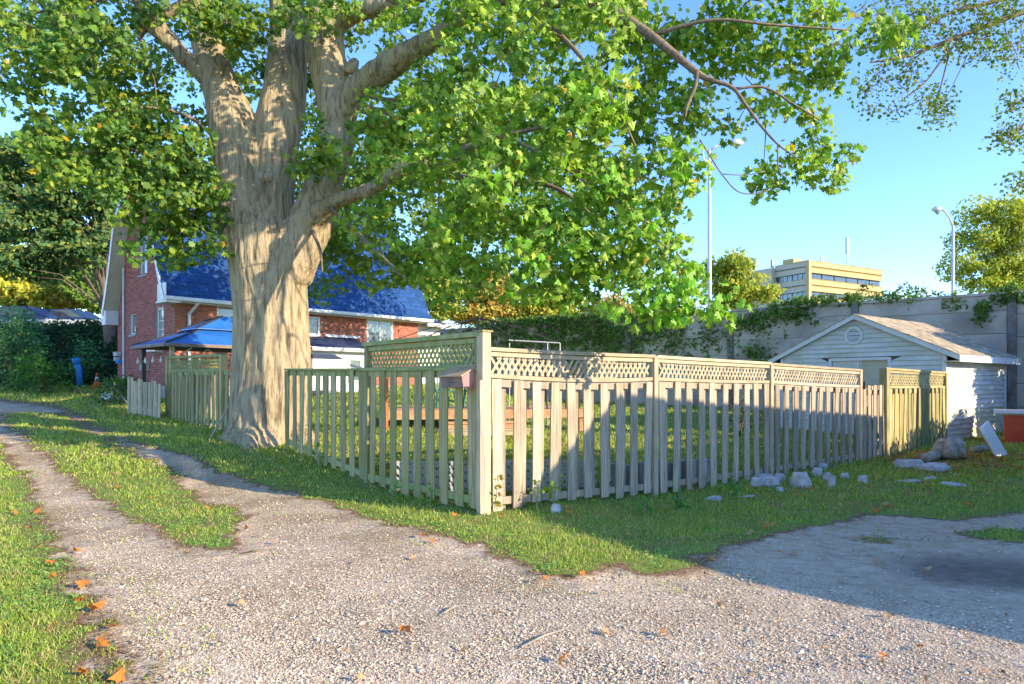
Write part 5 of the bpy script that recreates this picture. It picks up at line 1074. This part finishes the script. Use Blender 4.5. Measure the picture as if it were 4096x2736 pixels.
tb = G(845, 1760); o_ = MB().beam(tb+Vector((.0, -.1, 0)), tb+Vector((.5, .5, 1.25)), .04, .025).obj('leaning_stick', M['log']); tag(o_, 'grey stick leaning against the shaded fence left of the trunk', 'stick')

# ------------------------------------------------------------------ yard: deck, chairs, bare frame, edging
dk = W(1840, 1640, 15.2); dg_ = g1(dk.x, dk.y); deck = empty('deck', (dk.x, dk.y, dg_), .25, 'low stained timber deck in the yard seen through the pickets', 'deck')
dh = dk.z-dg_
for i in range(16): bevel(MB().box(-1.6, 3.0, i*.145, i*.145+.135, dh-.03, dh).obj('deck_board', M['deck'], deck, False), .004)
MB().box(-1.6, 3.0, -.05, -.01, dh-.2, dh-.005).obj('fascia_board', M['deck'], deck, False)
MB().box(-.5, 1.2, -.45, -.06, dh*.45, dh*.45+.04).box(-.5, 1.2, -.42, -.38, 0, dh*.45).obj('step', M['deck'], deck, False)
MB().box(-.6, 1.4, -.85, -.50, .10, .14).box(-.6, 1.4, -.83, -.80, 0, .1).obj('step', M['wood_new'], deck, False)
for x in (-1.5, .7, 2.9): MB().box(x-.05, x+.05, 0, .1, 0, dh-.04).obj('joist_post', M['deck'], deck, False)
for i in range(15): MB().box(1.35+i*.115, 1.38+i*.115, .0, .03, dh, dh+.95).obj('baluster', M['dark'], deck, False)
MB().box(1.3, 3.0, -.02, .05, dh+.95, dh+1.0).obj('handrail', M['dark'], deck, False)
MB().box(-1.72, -1.60, -.12, 0, 0, dh+.75).obj('rail_post', M['orange_wood'], deck, False)
MB().beam((-1.66, -.06, dh+.78), (-2.4, .1, dh+1.0), .12, .05).obj('handrail', M['galv'], deck, False)
def chair(px, Z, rz_, label):
    p = W(px, 1640, Z); r = empty('garden_chair', (p.x, p.y, dk.z), rz_, label, 'chair', 'green plastic chairs on the deck')
    bevel(MB().box(-.24, .24, -.22, .24, .40, .43).obj('seat', M['greenp'], r, False), .01)
    MB().tube([(-.24, .26, .42), (-.26, .34, .75), (-.15, .38, .92), (.15, .38, .92), (.26, .34, .75), (.24, .26, .42)], .022, 6).obj('back_frame', M['greenp'], r, False, True)
    for i in range(5): x = -.16+i*.08; MB().beam((x, .26, .42), (x*1.05, .37, .90), .035, .012).obj('back_slat', M['greenp'], r, False)
    for s in (-1, 1): MB().tube([(s*.27, .30, .66), (s*.30, 0, .66), (s*.28, -.2, .62), (s*.26, -.22, .40)], .022, 6).obj('armrest', M['greenp'], r, False, True)
    for x in (-1, 1):
        for y in (-1, 1): MB().beam((x*.22, y*.2, .4), (x*.26, y*.25, 0), .045, .03).obj('leg', M['greenp'], r, False)
chair(1770, 16.3, .5, 'green plastic chair on the deck, left of the mailbox'); chair(1885, 16.6, -1.3, 'green plastic chair on the deck right below the mailbox')
hb = W(1915, 1273, 16.6); pf = empty('parasol_frame', (hb.x, hb.y, dk.z), 0, 'bare parasol frame with thin dark ribs and no cloth above the deck', 'parasol'); hz = hb.z-dk.z
MB().tube([(0, 0, 0), (0, 0, hz)], .022, 8).obj('pole', M['dark'], pf, False)
for i in range(8): a_ = .25+i*math.pi/4; MB().tube([(0, 0, hz), (1.0*math.cos(a_), 1.0*math.sin(a_), hz-.2), (2.0*math.cos(a_), 2.0*math.sin(a_), hz-.55)], .011, 5).obj('rib', M['dark'], pf, False)
MB().tube([(0, 0, hz-.08), (0, 0, hz+.06)], .05, 8).obj('hub', M['dark'], pf, False); MB().tube([(0, 0, 0), (0, 0, .06)], .28, 16).obj('foot', M['dark'], pf, False)
wa = W(2035, 1361, 19); wb = W(2240, 1372, 19); gb_ = g1(wa.x, wa.y); ln = empty('swing_frame', (wa.x, wa.y, gb_), 0, 'white metal pipe frame behind the deck, above the lattice fence', 'frame')
MB().tube([(0, 0, wa.z-gb_), (wb.x-wa.x, 0, wb.z-gb_)], .02, 8).obj('top_bar', M['galv'], ln, False)
for x in (wb.x-wa.x, wb.x-wa.x-.35, .02): MB().tube([(x, 0, wb.z-gb_), (x, .0, 0)], .015, 8).obj('leg', M['galv'], ln, False)
def edging(x0, x1, y, h, label):
    a, b = G(x0, y), G(x1, y); L = (b-a).xy.length; r = empty('lattice_edging', a, math.atan2(b.y-a.y, b.x-a.x), label, 'edging', 'white lattice edging in the yard')
    MB().box(0, L, -.012, .012, h-.03, h).obj('rail', M['white'], r, False); MB().box(0, L, -.012, .012, 0, .03).obj('rail', M['white'], r, False)
    for sg_ in (1, -1):
        x = -h
        while x < L+h:
            u0, u1 = (x, x+h*.9) if sg_ > 0 else (x+h*.9, x); p0, p1 = Vector((u0, .006*sg_, .02)), Vector((u1, .006*sg_, h-.02))
            def cut(p, q):
                for lim, s in ((0, 1), (L, -1)):
                    if (p.x-lim)*s < 0 and (q.x-lim)*s > 0: p = p.lerp(q, (lim-p.x)/(q.x-p.x))
                    if (q.x-lim)*s < 0 and (p.x-lim)*s > 0: q = q.lerp(p, (lim-q.x)/(p.x-q.x))
                return p, q
            if max(p0.x, p1.x) > .03 and min(p0.x, p1.x) < L-.03:
                p0, p1 = cut(p0, p1); MB().beam(p0, p1, .042, .006, (0, 1, 0)).obj('strip', M['white'], r, False)
            x += .11
edging(1575, 1730, 1962, .40, 'white plastic lattice edging left of the mailbox pickets'); edging(1735, 1885, 1970, .42, 'white plastic lattice edging directly below the mailbox'); edging(1990, 2240, 1965, .42, 'white plastic lattice edging right of the fence corner post'); edging(2245, 2385, 1955, .40, 'short white lattice edging next to the grey log edging')
a, b = G(2430, 1962), G(2875, 1945); L = (b-a).xy.length; r_ = empty('log_edging', a, math.atan2(b.y-a.y, b.x-a.x), 'row of upright grey round logs edging the yard behind the fence', 'edging')
for i in range(int(L/.165)): x = .08+i*.165; h_ = .36+rng.uniform(-.02, .03); bevel(MB().tube([(x, 0, 0), (x, 0, h_)], .078, 12).obj('log', M['found'], r_, False, False), .008)

# ------------------------------------------------------------------ stones, logs, slab, dumpster on the right
def rock(px, py, w, h, d, label, cat='stone', group='pale stones along the fence foot', seed=0, m='stone', name='stone'):
    p = G(px, py); k = p.y/F; r = random.Random(seed); b_ = MB(); W_, H_, D_ = w*k/2, h*k*1.15, w*k/2*d
    pts = [];  fs = []
    for z, s in ((-.05, .9), (.25, 1.0), (.8, .9), (1.0, .7)):
        for i in range(7):
            a_ = i*2*math.pi/7+.3; c = abs(math.cos(a_))+abs(math.sin(a_)); pts.append((W_*s*math.cos(a_)*1.35/c*r.uniform(.85, 1.1), D_*s*math.sin(a_)*1.35/c*r.uniform(.85, 1.1), H_*z+r.uniform(-.1, .1)*H_*(z > .1)))
    for l in range(3):
        for i in range(7): fs.append((l*7+i, l*7+(i+1) % 7, l*7+7+(i+1) % 7, l*7+7+i))
    fs += [tuple(range(6, -1, -1)), tuple(range(21, 28))]; b_.add(pts, fs)
    o = b_.obj(name, M[m]); o.location = p; o.rotation_euler = (r.uniform(-.15, .15), r.uniform(-.15, .15), r.uniform(-.6, .6)); bevel(o, W_*.06, 1); tag(o, label, cat, group); return o
SL = [(3030,1950,60,34,.7,'pale grey block at the left end of the stone pile'),(3085,1948,70,36,.8,'wide flat grey block second from the left of the stone pile'),(3118,1925,46,26,.8,'grey block resting behind the wide flat one'),(3170,1942,32,30,.9,'small squarish stone left of the big white slab piece'),(3208,1950,72,52,.4,'largest near-white slab piece standing in the stone pile'),(3060,1918,70,20,.8,'low grey stone at the back left of the pile by the pickets'),(3268,1905,44,30,.8,'pinkish block behind the big white slab piece'),(3310,1925,32,30,.9,'pale block right of the big white slab piece'),(3325,1948,30,40,.9,'upright pale brick at the right of the stone pile'),(3382,1918,36,22,.9,'rounded grey stone at the right end of the pile'),(3452,1932,40,26,.8,'lone angular white stone lying apart to the right of the pile'),(3118,1965,34,14,.8,'small white chip in front of the stone pile'),(3290,1880,40,22,.8,'flat stone leaning at the fence foot behind the pile'),
 (2858,1998,80,8,.7,'flat grey stone sunk in the grass left of the stone pile'),(2985,1990,70,6,.7,'thin flat stone half hidden in the shaded grass'),(3640,1930,90,10,.6,'flat pale stone in the shaded grass, left of three'),(3720,1920,70,9,.6,'flat pale stone in the shaded grass, middle of three'),(3820,1945,100,11,.6,'flat pale stone in the shaded grass, right of three'),(3640,1872,120,30,.7,'long low boulder in the grass below the log heap'),(3740,1885,110,28,.7,'low boulder touching the long one below the log heap'),(3818,1905,14,8,1,'tiny white stone beside the flat stones'),(2225,2052,46,30,.8,'pale stone tucked among yellow leaves at the sunlit fence foot')]
for i, s in enumerate(SL): rock(*s, seed=i*7+1)
def log(px, py, lx, ly, rpx, label, i):
    a = G(px, py); b = Vector(a)+Vector((lx*a.y/F, .25, ly*a.y/F)); r0 = rpx*a.y/F; a.z += r0*.7; b.z = max(b.z, g1(b.x, b.y)+r0*.8)
    o = MB().tube([a, a.lerp(b, .35)+Vector((0, 0, .01)), a.lerp(b, .7), b], [r0, r0*.93, r0*.97, r0*.85], 12).obj('cut_log', M['log'], None, smooth=True); tag(o, label, 'log', 'cut logs beside the shed')
log(3745, 1845, 60, 70, 28, 'grey cut log leaning at the left of the heap by the shed', 1); log(3800, 1850, 36, 80, 27, 'upright-leaning cut log in the middle of the heap', 2); log(3840, 1845, 26, 75, 24, 'cut log at the right of the heap with its dark end showing', 3); log(3690, 1855, 90, 30, 22, 'low cut log lying along the foot of the heap', 4); log(3890, 1815, 90, 6, 16, 'long thin log lying behind the heap along the shed wall', 5)
pb = G(3940, 1825); o_ = empty('leaning_slab', pb, .3, 'pale rectangular slab leaning on the shed wall', 'slab')
k = pb.y/F; bevel(MB().prism([(-.32, -.15, .95*.62), (-.08, -.15, .75), (.25, -.30, .05), (-.03, -.30, -.02)], (0, 0, 0), (0, .05, 0)).obj('board', M['white'], o_, False), .006)
bevel(MB().prism([(-.26, -.08, .60), (.0, -.08, .66), (.34, -.20, .03), (.05, -.2, 0)], (0, 0, 0), (0, .05, 0)).obj('board', M['log'], o_, False), .006)
dp = W(4019, 1790, 16.6); db = g1(dp.x, dp.y); du = empty('dumpster', (dp.x, dp.y, db), -.62, 'red metal bin with grey rim cut off by the right edge', 'bin')
kz = lambda py: EYE+(HY-py)/F*16.6-db
MB().prism([(0, 0, kz(1778)), (-.02, 0, kz(1660)), (2.0, 0, kz(1660)), (1.9, 0, kz(1778))], (0, 0, 0), (0, 1.4, 0)).obj('body', M['red'], du, False); bevel(MB().box(-.22, 2.1, -.1, 1.5, kz(1655), kz(1645)).obj('lid', M['galv'], du, False), .01)
MB().box(-.08, 2.05, -.04, 1.45, kz(1660), kz(1655)-.004).obj('rim', M['soffit'], du, False); MB().box(-.01, 1.95, -.02, 1.42, kz(1778)-.02, kz(1770)).obj('foot_rail', M['red'], du, False)
for x in (.35, 1.6):
    for y in (.2, 1.2): MB().tube([(x-.03, y, .1), (x+.03, y, .1)], .1, 12).obj('wheel', M['black'], du, False)
    MB().box(x-.05, x+.05, .1, 1.3, .12, kz(1778)-.02).obj('axle_frame', M['dark'], du, False)

# ------------------------------------------------------------------ the neighbouring garage and added unseen hedge that shade drive, fence and shed
def PQ(p, q): return (.88*p+.47*q, -.47*p+.88*q)
go = PQ(6, 5); gar = empty('garage', (*go, 0), math.atan2(.88, .47), 'plain board garage standing to the right of the drive', 'garage')
# local x = along q, local -y = towards +p (away from the drive)
pf_ = [(-.15, 0, 0), (-.15, 0, 1.75), (.8, 0, 2.70), (3.7, 0, 4.48), (11.5, 0, 2.75), (11.5, 0, 0)]
MB().prism([(x+.0, 0, z) for x, _, z in pf_], (0, -4, 0), (0, -.05, 0)).obj('wall', M['vinyl_dirty'], gar, False)
for i in range(1, 4): a, b = pf_[i], pf_[i+1]; MB().prism([(a[0], 0, a[2]+.01), (b[0], 0, b[2]+.01), (b[0], 0, b[2]+.1), (a[0], 0, a[2]+.1)], (0, -4.2, 0), (0, .1, 0)).obj('roof', M['shingle_old'], gar, False)
hc = []
for _ in range(420): q_ = rng.uniform(16, 21.2); X, Z = PQ(6.2+rng.uniform(-.4, .6), q_); hc.append((X, Z, g1(X, Z)+rng.uniform(.1, 2.1)))
for _ in range(420): q_ = rng.uniform(22.1, 25.5); X, Z = PQ(6.6+rng.uniform(-.6, .6), q_); hc.append((X, Z, g1(X, Z)+rng.uniform(.1, 4.5)))
P_ = blobs(hc, .36, 40, flat=.8); hg = leaves('hedge', P_, .15, 'med', lcols(len(P_), GRN, spread=.4), M['leaf_far'], None); tag(hg, 'unseen leafy hedge added beside the garage to shade the fence end and shed side', 'hedge', kind='stuff')

# ------------------------------------------------------------------ grass, gravel stones, litter
def ground_pts(n, z0, z1, ex, r=rng, wide=.86):
    u = r.random(n); Z = (z0**(1-ex)+u*(z1**(1-ex)-z0**(1-ex)))**(1/(1-ex)); X = r.uniform(-wide, wide, n)*(Z+.4); return X, Z
def occupied(X, Z):
    m_ = np.zeros(X.shape, bool)
    for o2, ax_, ay_, l_, w_ in ((HO, hx, hy, HL, HW), (SO, SX, SY, sdp, sw)):
        u = (X-o2[0])*ax_[0]+(Z-o2[1])*ax_[1]; v = (X-o2[0])*ay_[0]+(Z-o2[1])*ay_[1]; m_ |= (u > -.05) & (u < l_+.05) & (v > -.05) & (v < w_+.05)
    return m_
def gz_at(X, Z): return gh(X, Z)
def blades(name, n, z0, z1, ex, hgt, wd, label, cols, seed=3):
    r = np.random.default_rng(seed); X, Z = ground_pts(n, z0, z1, ex, r); gmk = gravel_mask(X, Z); dens = vnoise(X, Z, 1.3, 8)*.55+vnoise(X, Z, 4, 9)*.45
    keep = ((gmk < .05-.10*r.random(n)) | ((gmk < .5) & (r.random(n) < .03))) & (~occupied(X, Z)) & (r.random(n) < np.clip((dens-.10)*3.2, .1, 1)); edge_ = np.clip(-gmk/.30, .5, 1)
    wallv = (X-WB.x)*-.618+(Z-WB.y)*-.786; keep &= wallv > 0.05
    X, Z, edge_, dens = X[keep], Z[keep], edge_[keep], dens[keep]; n = len(X); h = hgt*edge_*r.uniform(.45, 1.25, n)*(1+.04*np.clip(Z-6, 0, 30))*(.7+.6*dens)
    a = r.uniform(0, 2*math.pi, n); w_ = wd*r.uniform(.7, 1.3, n)*(1+.10*np.clip(Z-5, 0, 30)); lean = h*r.uniform(.15, 1.0, n); la = r.uniform(0, 2*math.pi, n)
    b = np.stack([X, Z, gz_at(X, Z)-.012], -1); wx = np.stack([np.cos(a)*w_/2, np.sin(a)*w_/2, 0*a], -1); ld = np.stack([np.cos(la)*lean, np.sin(la)*lean, 0*a], -1)
    m1 = b+ld*.35+np.stack([0*a, 0*a, h*.6], -1); tp = b+ld+np.stack([0*a, 0*a, h], -1)
    Vv = np.stack([b-wx, b+wx, m1+wx*.8, m1-wx*.8, tp], 1).reshape(-1, 3); k = np.arange(n)[:, None]*5
    c = lcols(n, cols, r, .3); dry = (r.random(n) < .12+.40*(dens < .45)*r.random(n))
    c[dry] = np.array((.44, .36, .17))*r.uniform(.7, 1.2, (dry.sum(), 1)); cc = np.repeat(c, 5, 0)
    o = link(name, np_mesh(name, Vv, [k+np.array([0, 1, 2, 3]), k+np.array([3, 2, 4])], M['grass'], cc)); tag(o, label, 'grass', kind='stuff'); return o
GC = [(.26, .38, .04), (.38, .45, .07), (.17, .30, .04), (.44, .46, .14)]
blades('grass', 210000, 3.0, 10, 1.7, .055, .0065, 'short green grass beside and between the gravel wheel tracks', GC, 3)
blades('far_grass', 130000, 10, 34, 1.9, .06, .012, 'mown grass of the yard behind the fence and the far lawn', GC, 4)
# clover and low broad-leaved ground cover among the grass
r = np.random.default_rng(21); X, Z = ground_pts(90000, 3.1, 14, 1.8, r); gmk = gravel_mask(X, Z); keep = (gmk < .10-.2*r.random(len(X))) & (vnoise(X, Z, 2.2, 31)*.6+vnoise(X, Z, 7, 32)*.4 > .5) & ~occupied(X, Z); X, Z = X[keep], Z[keep]; n = len(X)
tag(leaves('clover', np.stack([X, Z, gh(X, Z)+r.uniform(.005, .035, n)], -1), .022, 'med', lcols(n, [(.14, .30, .05), (.22, .38, .07), (.30, .38, .12), (.10, .22, .04)], r), M['grass'], None, (0, -.3, 1.3), r), 'low clover and broad-leaved weeds mixed into the verge grass', 'ground cover', kind='stuff')
# gravel
r = np.random.default_rng(9); X, Z = ground_pts(190000, 3.1, 13, 2.3, r, .84); gmk = gravel_mask(X, Z); pm = sdist(pit, X, Z); earth = sstep(-.9, .5, -sdist(fore, X, Z))*sstep(.8, 2.4, X)
keep = (gmk > -.02) & (r.random(len(X)) > earth*.90) & (pm < 0) & (r.random(len(X)) < np.clip(.25+1.4*vnoise(X, Z, 1.2, 12), 0, 1)); X, Z = X[keep], Z[keep]; n = len(X)
s = .0046*np.exp(r.normal(0, .38, n))*(1+.05*np.clip(Z-4, 0, 9)); OC = np.array([(1, 0, 0), (0, 1, 0), (-1, 0, 0), (0, -1, 0), (.1, .1, .8), (0, 0, -.8)], float)
OF = np.array([(0, 1, 4), (1, 2, 4), (2, 3, 4), (3, 0, 4)])
Vv = OC[None]*r.uniform(.6, 1.35, (n, 6, 1)); a = r.uniform(0, 6.28, n); ca, sa = np.cos(a)[:, None], np.sin(a)[:, None]; x_ = Vv[..., 0]*1.25; y_ = Vv[..., 1]
Vv = np.stack([x_*ca-y_*sa, x_*sa+y_*ca, Vv[..., 2]*.75+r.uniform(-.25, .25, (n, 6))], -1)*s[:, None, None]+np.stack([X, Z, gh(X, Z)-.020+s*.35], -1)[:, None]
cg = np.array((.67, .55, .385))*r.uniform(.6, 1.22, (n, 1))*r.uniform(.95, 1.05, (n, 3))
tag(link('gravel', np_mesh('gravel', Vv.reshape(-1, 3), [(OF[None]+(np.arange(n)*6)[:, None, None]).reshape(-1, 3)], M['pebble'], np.repeat(cg, 6, 0))), 'loose pale crushed stones on the drive', 'gravel', kind='stuff')
# small dry debris along the verges
X, Z = ground_pts(26000, 3.1, 16, 1.9, r); gmk = gravel_mask(X, Z); keep = (np.abs(gmk-.03) < .22*r.random(len(X))**.8+.02) | (r.random(len(X)) < .05); keep &= ~occupied(X, Z); X, Z = X[keep], Z[keep]; n = len(X)
P_ = np.stack([X, Z, gh(X, Z)+.006], -1); tag(leaves('leaf_litter', P_, .028, 'simple', lcols(n, [(.32, .17, .06), (.22, .13, .07), (.42, .28, .14), (.12, .08, .05)]), M['leaf_far'], None, (0, 0, 2.5), r), 'fine brown leaf litter and twigs along the verges', 'litter', kind='stuff')
# thick brown leaf carpet near the shed
cx_ = G(3960, 1850); n = 2600; X = cx_.x+r.normal(0, 1.2, n); Z = cx_.y+r.normal(.2, .9, n); keep = ~occupied(X, Z); X, Z = X[keep], Z[keep]
tag(leaves('leaf_carpet', np.stack([X, Z, gh(X, Z)+.02], -1), .10, 'maple', lcols(len(X), [(.42, .17, .03), (.30, .13, .04), (.50, .28, .08)]), M['leaf_far'], None, (0, 0, 1.6), r), 'thick carpet of orange-brown leaves in front of the red bin', 'leaf carpet', kind='stuff')
# single fallen leaves
def flat_leaf(m, k):
    v = MAPLE.copy(); v[:, 0] *= .75+.1*(k % 3); v[:, 2] = .16*np.sin(v[:, 0]*6+k)+.14*np.cos(v[:, 1]*5+k*2)+.10*v[:, 1]**2+.10; return np_mesh('fallen_leaf', v, [MAPLE_F], M[m])
FLM = [flat_leaf('dryleaf', 1), flat_leaf('dryleaf', 2), flat_leaf('dryleaf2', 3), flat_leaf('dryleaf2', 5)]
def fleaf(px, py, k, s, grp, label):
    p = G(px, py); o = bpy.data.objects.new('fallen_leaf', FLM[k]); C.objects.link(o); o.location = (p.x, p.y, p.z+.005+(.02 if grp != 'g' else 0)); o.rotation_euler = (rng.uniform(-.35, .35), rng.uniform(-.35, .35), rng.uniform(0, 6.28)); o.scale = (s,)*3
    tag(o, label, 'leaf', {'g': 'fallen leaves on the gravel', 'e': 'fallen leaves along the left verge', 'm': 'fallen leaves on the middle grass strip', 'r': 'fallen leaves on the shaded right verge', 'f': 'fallen leaves on the sunlit verge'}[grp])
PEND = []
G_LAB = {'g': 'dry brown maple leaf lying loose on the open gravel', 'e': 'orange maple leaf along the left grass verge of the drive', 'm': 'orange leaf caught in the middle grass strip', 'r': 'tan dry leaf on the shaded grass right of the fence', 'f': 'orange leaf on the sunlit verge below the fence corner'}
fleaf(1617, 2530, 0, .12, 'g', 'large curled orange leaf alone on the gravel in the lower middle'); fleaf(2248, 2643, 1, .09, 'g', 'orange-brown leaf on the gravel at the bottom centre'); fleaf(1650, 2232, 3, .10, 'g', 'tan curled leaf on the gravel left of the fence corner'); fleaf(1738, 2167, 1, .10, 'g', 'long orange leaf on the gravel near the verge left of the corner'); fleaf(380, 2455, 0, .15, 'e', 'biggest bright orange leaf on the left edge of the drive')
for x, y in ((70, 2063), (145, 2058), (115, 2125), (210, 2265), (208, 2325), (335, 2350), (330, 2415), (345, 2345), (400, 2575), (410, 2605), (450, 2530), (200, 2535), (150, 2205), (300, 2215), (342, 2710), (480, 2725)): PEND.append((x, y, rng.integers(0, 2), rng.uniform(.08, .12), 'e'))
for x, y in ((258, 1773), (468, 1904), (475, 1958), (738, 1998), (837, 2045), (620, 2028), (810, 2120), (640, 2125), (760, 2230), (990, 2125), (1060, 2148), (600, 2000), (450, 1800)): PEND.append((x, y, rng.integers(0, 3), rng.uniform(.08, .11), 'm'))
for x, y in ((2850, 2090), (2912, 2105), (3095, 2108), (2855, 2245), (3190, 1990), (3170, 1975), (3360, 1990), (3540, 2030), (3670, 2045), (3250, 1965), (3500, 2050), (3475, 1960), (3640, 1970), (3720, 1985), (3060, 2120), (3950, 1980), (3880, 2030), (3700, 1990), (3560, 2030), (3180, 2220), (3500, 2255), (3120, 2215), (3700, 2285), (3280, 2030), (3000, 2140)): PEND.append((x, y, rng.integers(1, 4), rng.uniform(.09, .14), 'r'))
for x, y in ((2520, 2155), (2380, 2220), (2230, 2305), (2090, 2215), (1820, 2070), (2265, 2040), (2285, 2045), (1630, 1970), (1690, 2150), (2180, 2330), (2330, 2310), (2280, 2060), (2000, 2075), (2010, 2030), (1500, 1960)): PEND.append((x, y, rng.integers(0, 3), rng.uniform(.07, .11), 'f'))
for x, y in ((2880, 2420), (2200, 2260), (2430, 2530), (3050, 2560), (3300, 2600), (2870, 2690), (3680, 2590), (3550, 2460), (1850, 2600), (1440, 2720), (2660, 2540), (1440, 2250), (3540, 2630), (1980, 2460), (1100, 2170), (960, 2420)): PEND.append((x, y, rng.integers(1, 4), rng.uniform(.05, .08), 'g'))
ORD = 'lowest second third fourth fifth sixth seventh eighth ninth tenth eleventh twelfth thirteenth fourteenth fifteenth sixteenth seventeenth eighteenth nineteenth twentieth twenty-first twenty-second twenty-third twenty-fourth twenty-fifth twenty-sixth'.split()
SHORT = {'g': 'small dry brown leaf on the open gravel', 'e': 'orange leaf along the left grass verge', 'm': 'orange leaf in the middle grass strip', 'r': 'tan dry leaf on the shaded right grass', 'f': 'orange leaf on the sunlit verge below the fence corner'}
for g_ in SHORT:
    for i_, (x, y, k, s_, _) in enumerate(sorted([q for q in PEND if q[4] == g_], key=lambda q: -q[1])): fleaf(x, y, k, s_, g_, SHORT[g_]+(', nearest the bottom' if i_ == 0 else ', '+ORD[i_]+' from the bottom'))
def stick(x0, y0, x1, y1, label):
    a, b = G(x0, y0), G(x1, y1); a.z -= .005; b.z -= .005; mid_ = a.lerp(b, .5)+Vector((.01, .01, .012)); tag(MB().tube([a, mid_, b], [.005, .006, .003], 6).obj('twig', M['log']), label, 'twig', 'twigs on the gravel')
stick(1775, 2450, 1835, 2420, 'curved pale twig on the gravel in the lower centre'); stick(2085, 2585, 2255, 2515, 'long straight pale twig on the gravel, right of centre'); stick(2010, 2365, 2120, 2362, 'thin level twig on the gravel below the fence corner'); stick(2715, 2440, 2790, 2448, 'small twig on the gravel near the shadow edge')
# weeds at the fence foot
def weed(px, py, h, cols, label, n=26, leaf=.05, grp='weeds at the fence foot'):
    p = G(px, py); r_ = empty('weed', p, 0, label, 'weed', grp); T = MB(); cs = []
    for i in range(4):
        a_ = rng.uniform(0, 6.28); q = Vector((p.x+.10*h*math.cos(a_), p.y+.10*h*math.sin(a_), p.z+h*rng.uniform(.7, 1))); T.tube([Vector(p)-Vector((0, 0, .02)), q], [.005, .002], 4, False)
        for k_ in range(n//4): t = rng.uniform(.15, 1); cs.append(Vector(p).lerp(q, t)+Vector(rng.normal(size=3)*.045))
    T.obj('stem', M['log'], r_); cs = np.array([tuple(c) for c in cs]); leaves('foliage', cs, leaf, 'med', lcols(len(cs), cols), M['leaf'], r_, (0, -.4, .6))['kind'] = 'stuff'
weed(1985, 2050, .55, [(.30, .30, .03), (.40, .20, .04), (.16, .26, .03)], 'tall yellowing weed growing against the sunlit corner pickets', 60, .06); weed(2150, 2040, .38, [(.16, .30, .03)], 'green sprig behind the second sunlit pickets', 24); weed(2215, 2030, .42, [(.22, .36, .03)], 'yellow-green sprig at the third sunlit picket gap', 20, .08)
weed(1275, 1870, .45, [(.14, .30, .03)], 'leafy sprig between the shaded pickets right of the trunk', 16, .07); weed(1570, 2010, .2, [(.10, .26, .03)], 'low weed at the shaded fence foot left of the mailbox', 24); weed(1720, 2020, .2, [(.12, .3, .03)], 'low broad-leaved weed under the mailbox', 24)
weed(2580, 2060, .22, [(.06, .26, .03)], 'low green weed in the shade at the second picket bay', 40); weed(2720, 2050, .3, [(.05, .22, .03)], 'grassy tuft in the shade at the fence foot', 50); weed(2430, 1990, .5, [(.08, .26, .04)], 'drooping fern-like weed behind the blue-grey pickets', 30); weed(3330, 1880, .2, [(.25, .30, .04)], 'yellow-green weed growing behind the stone pile', 30); weed(2930, 2000, .28, [(.06, .24, .04)], 'green tuft left of the stone pile', 50)
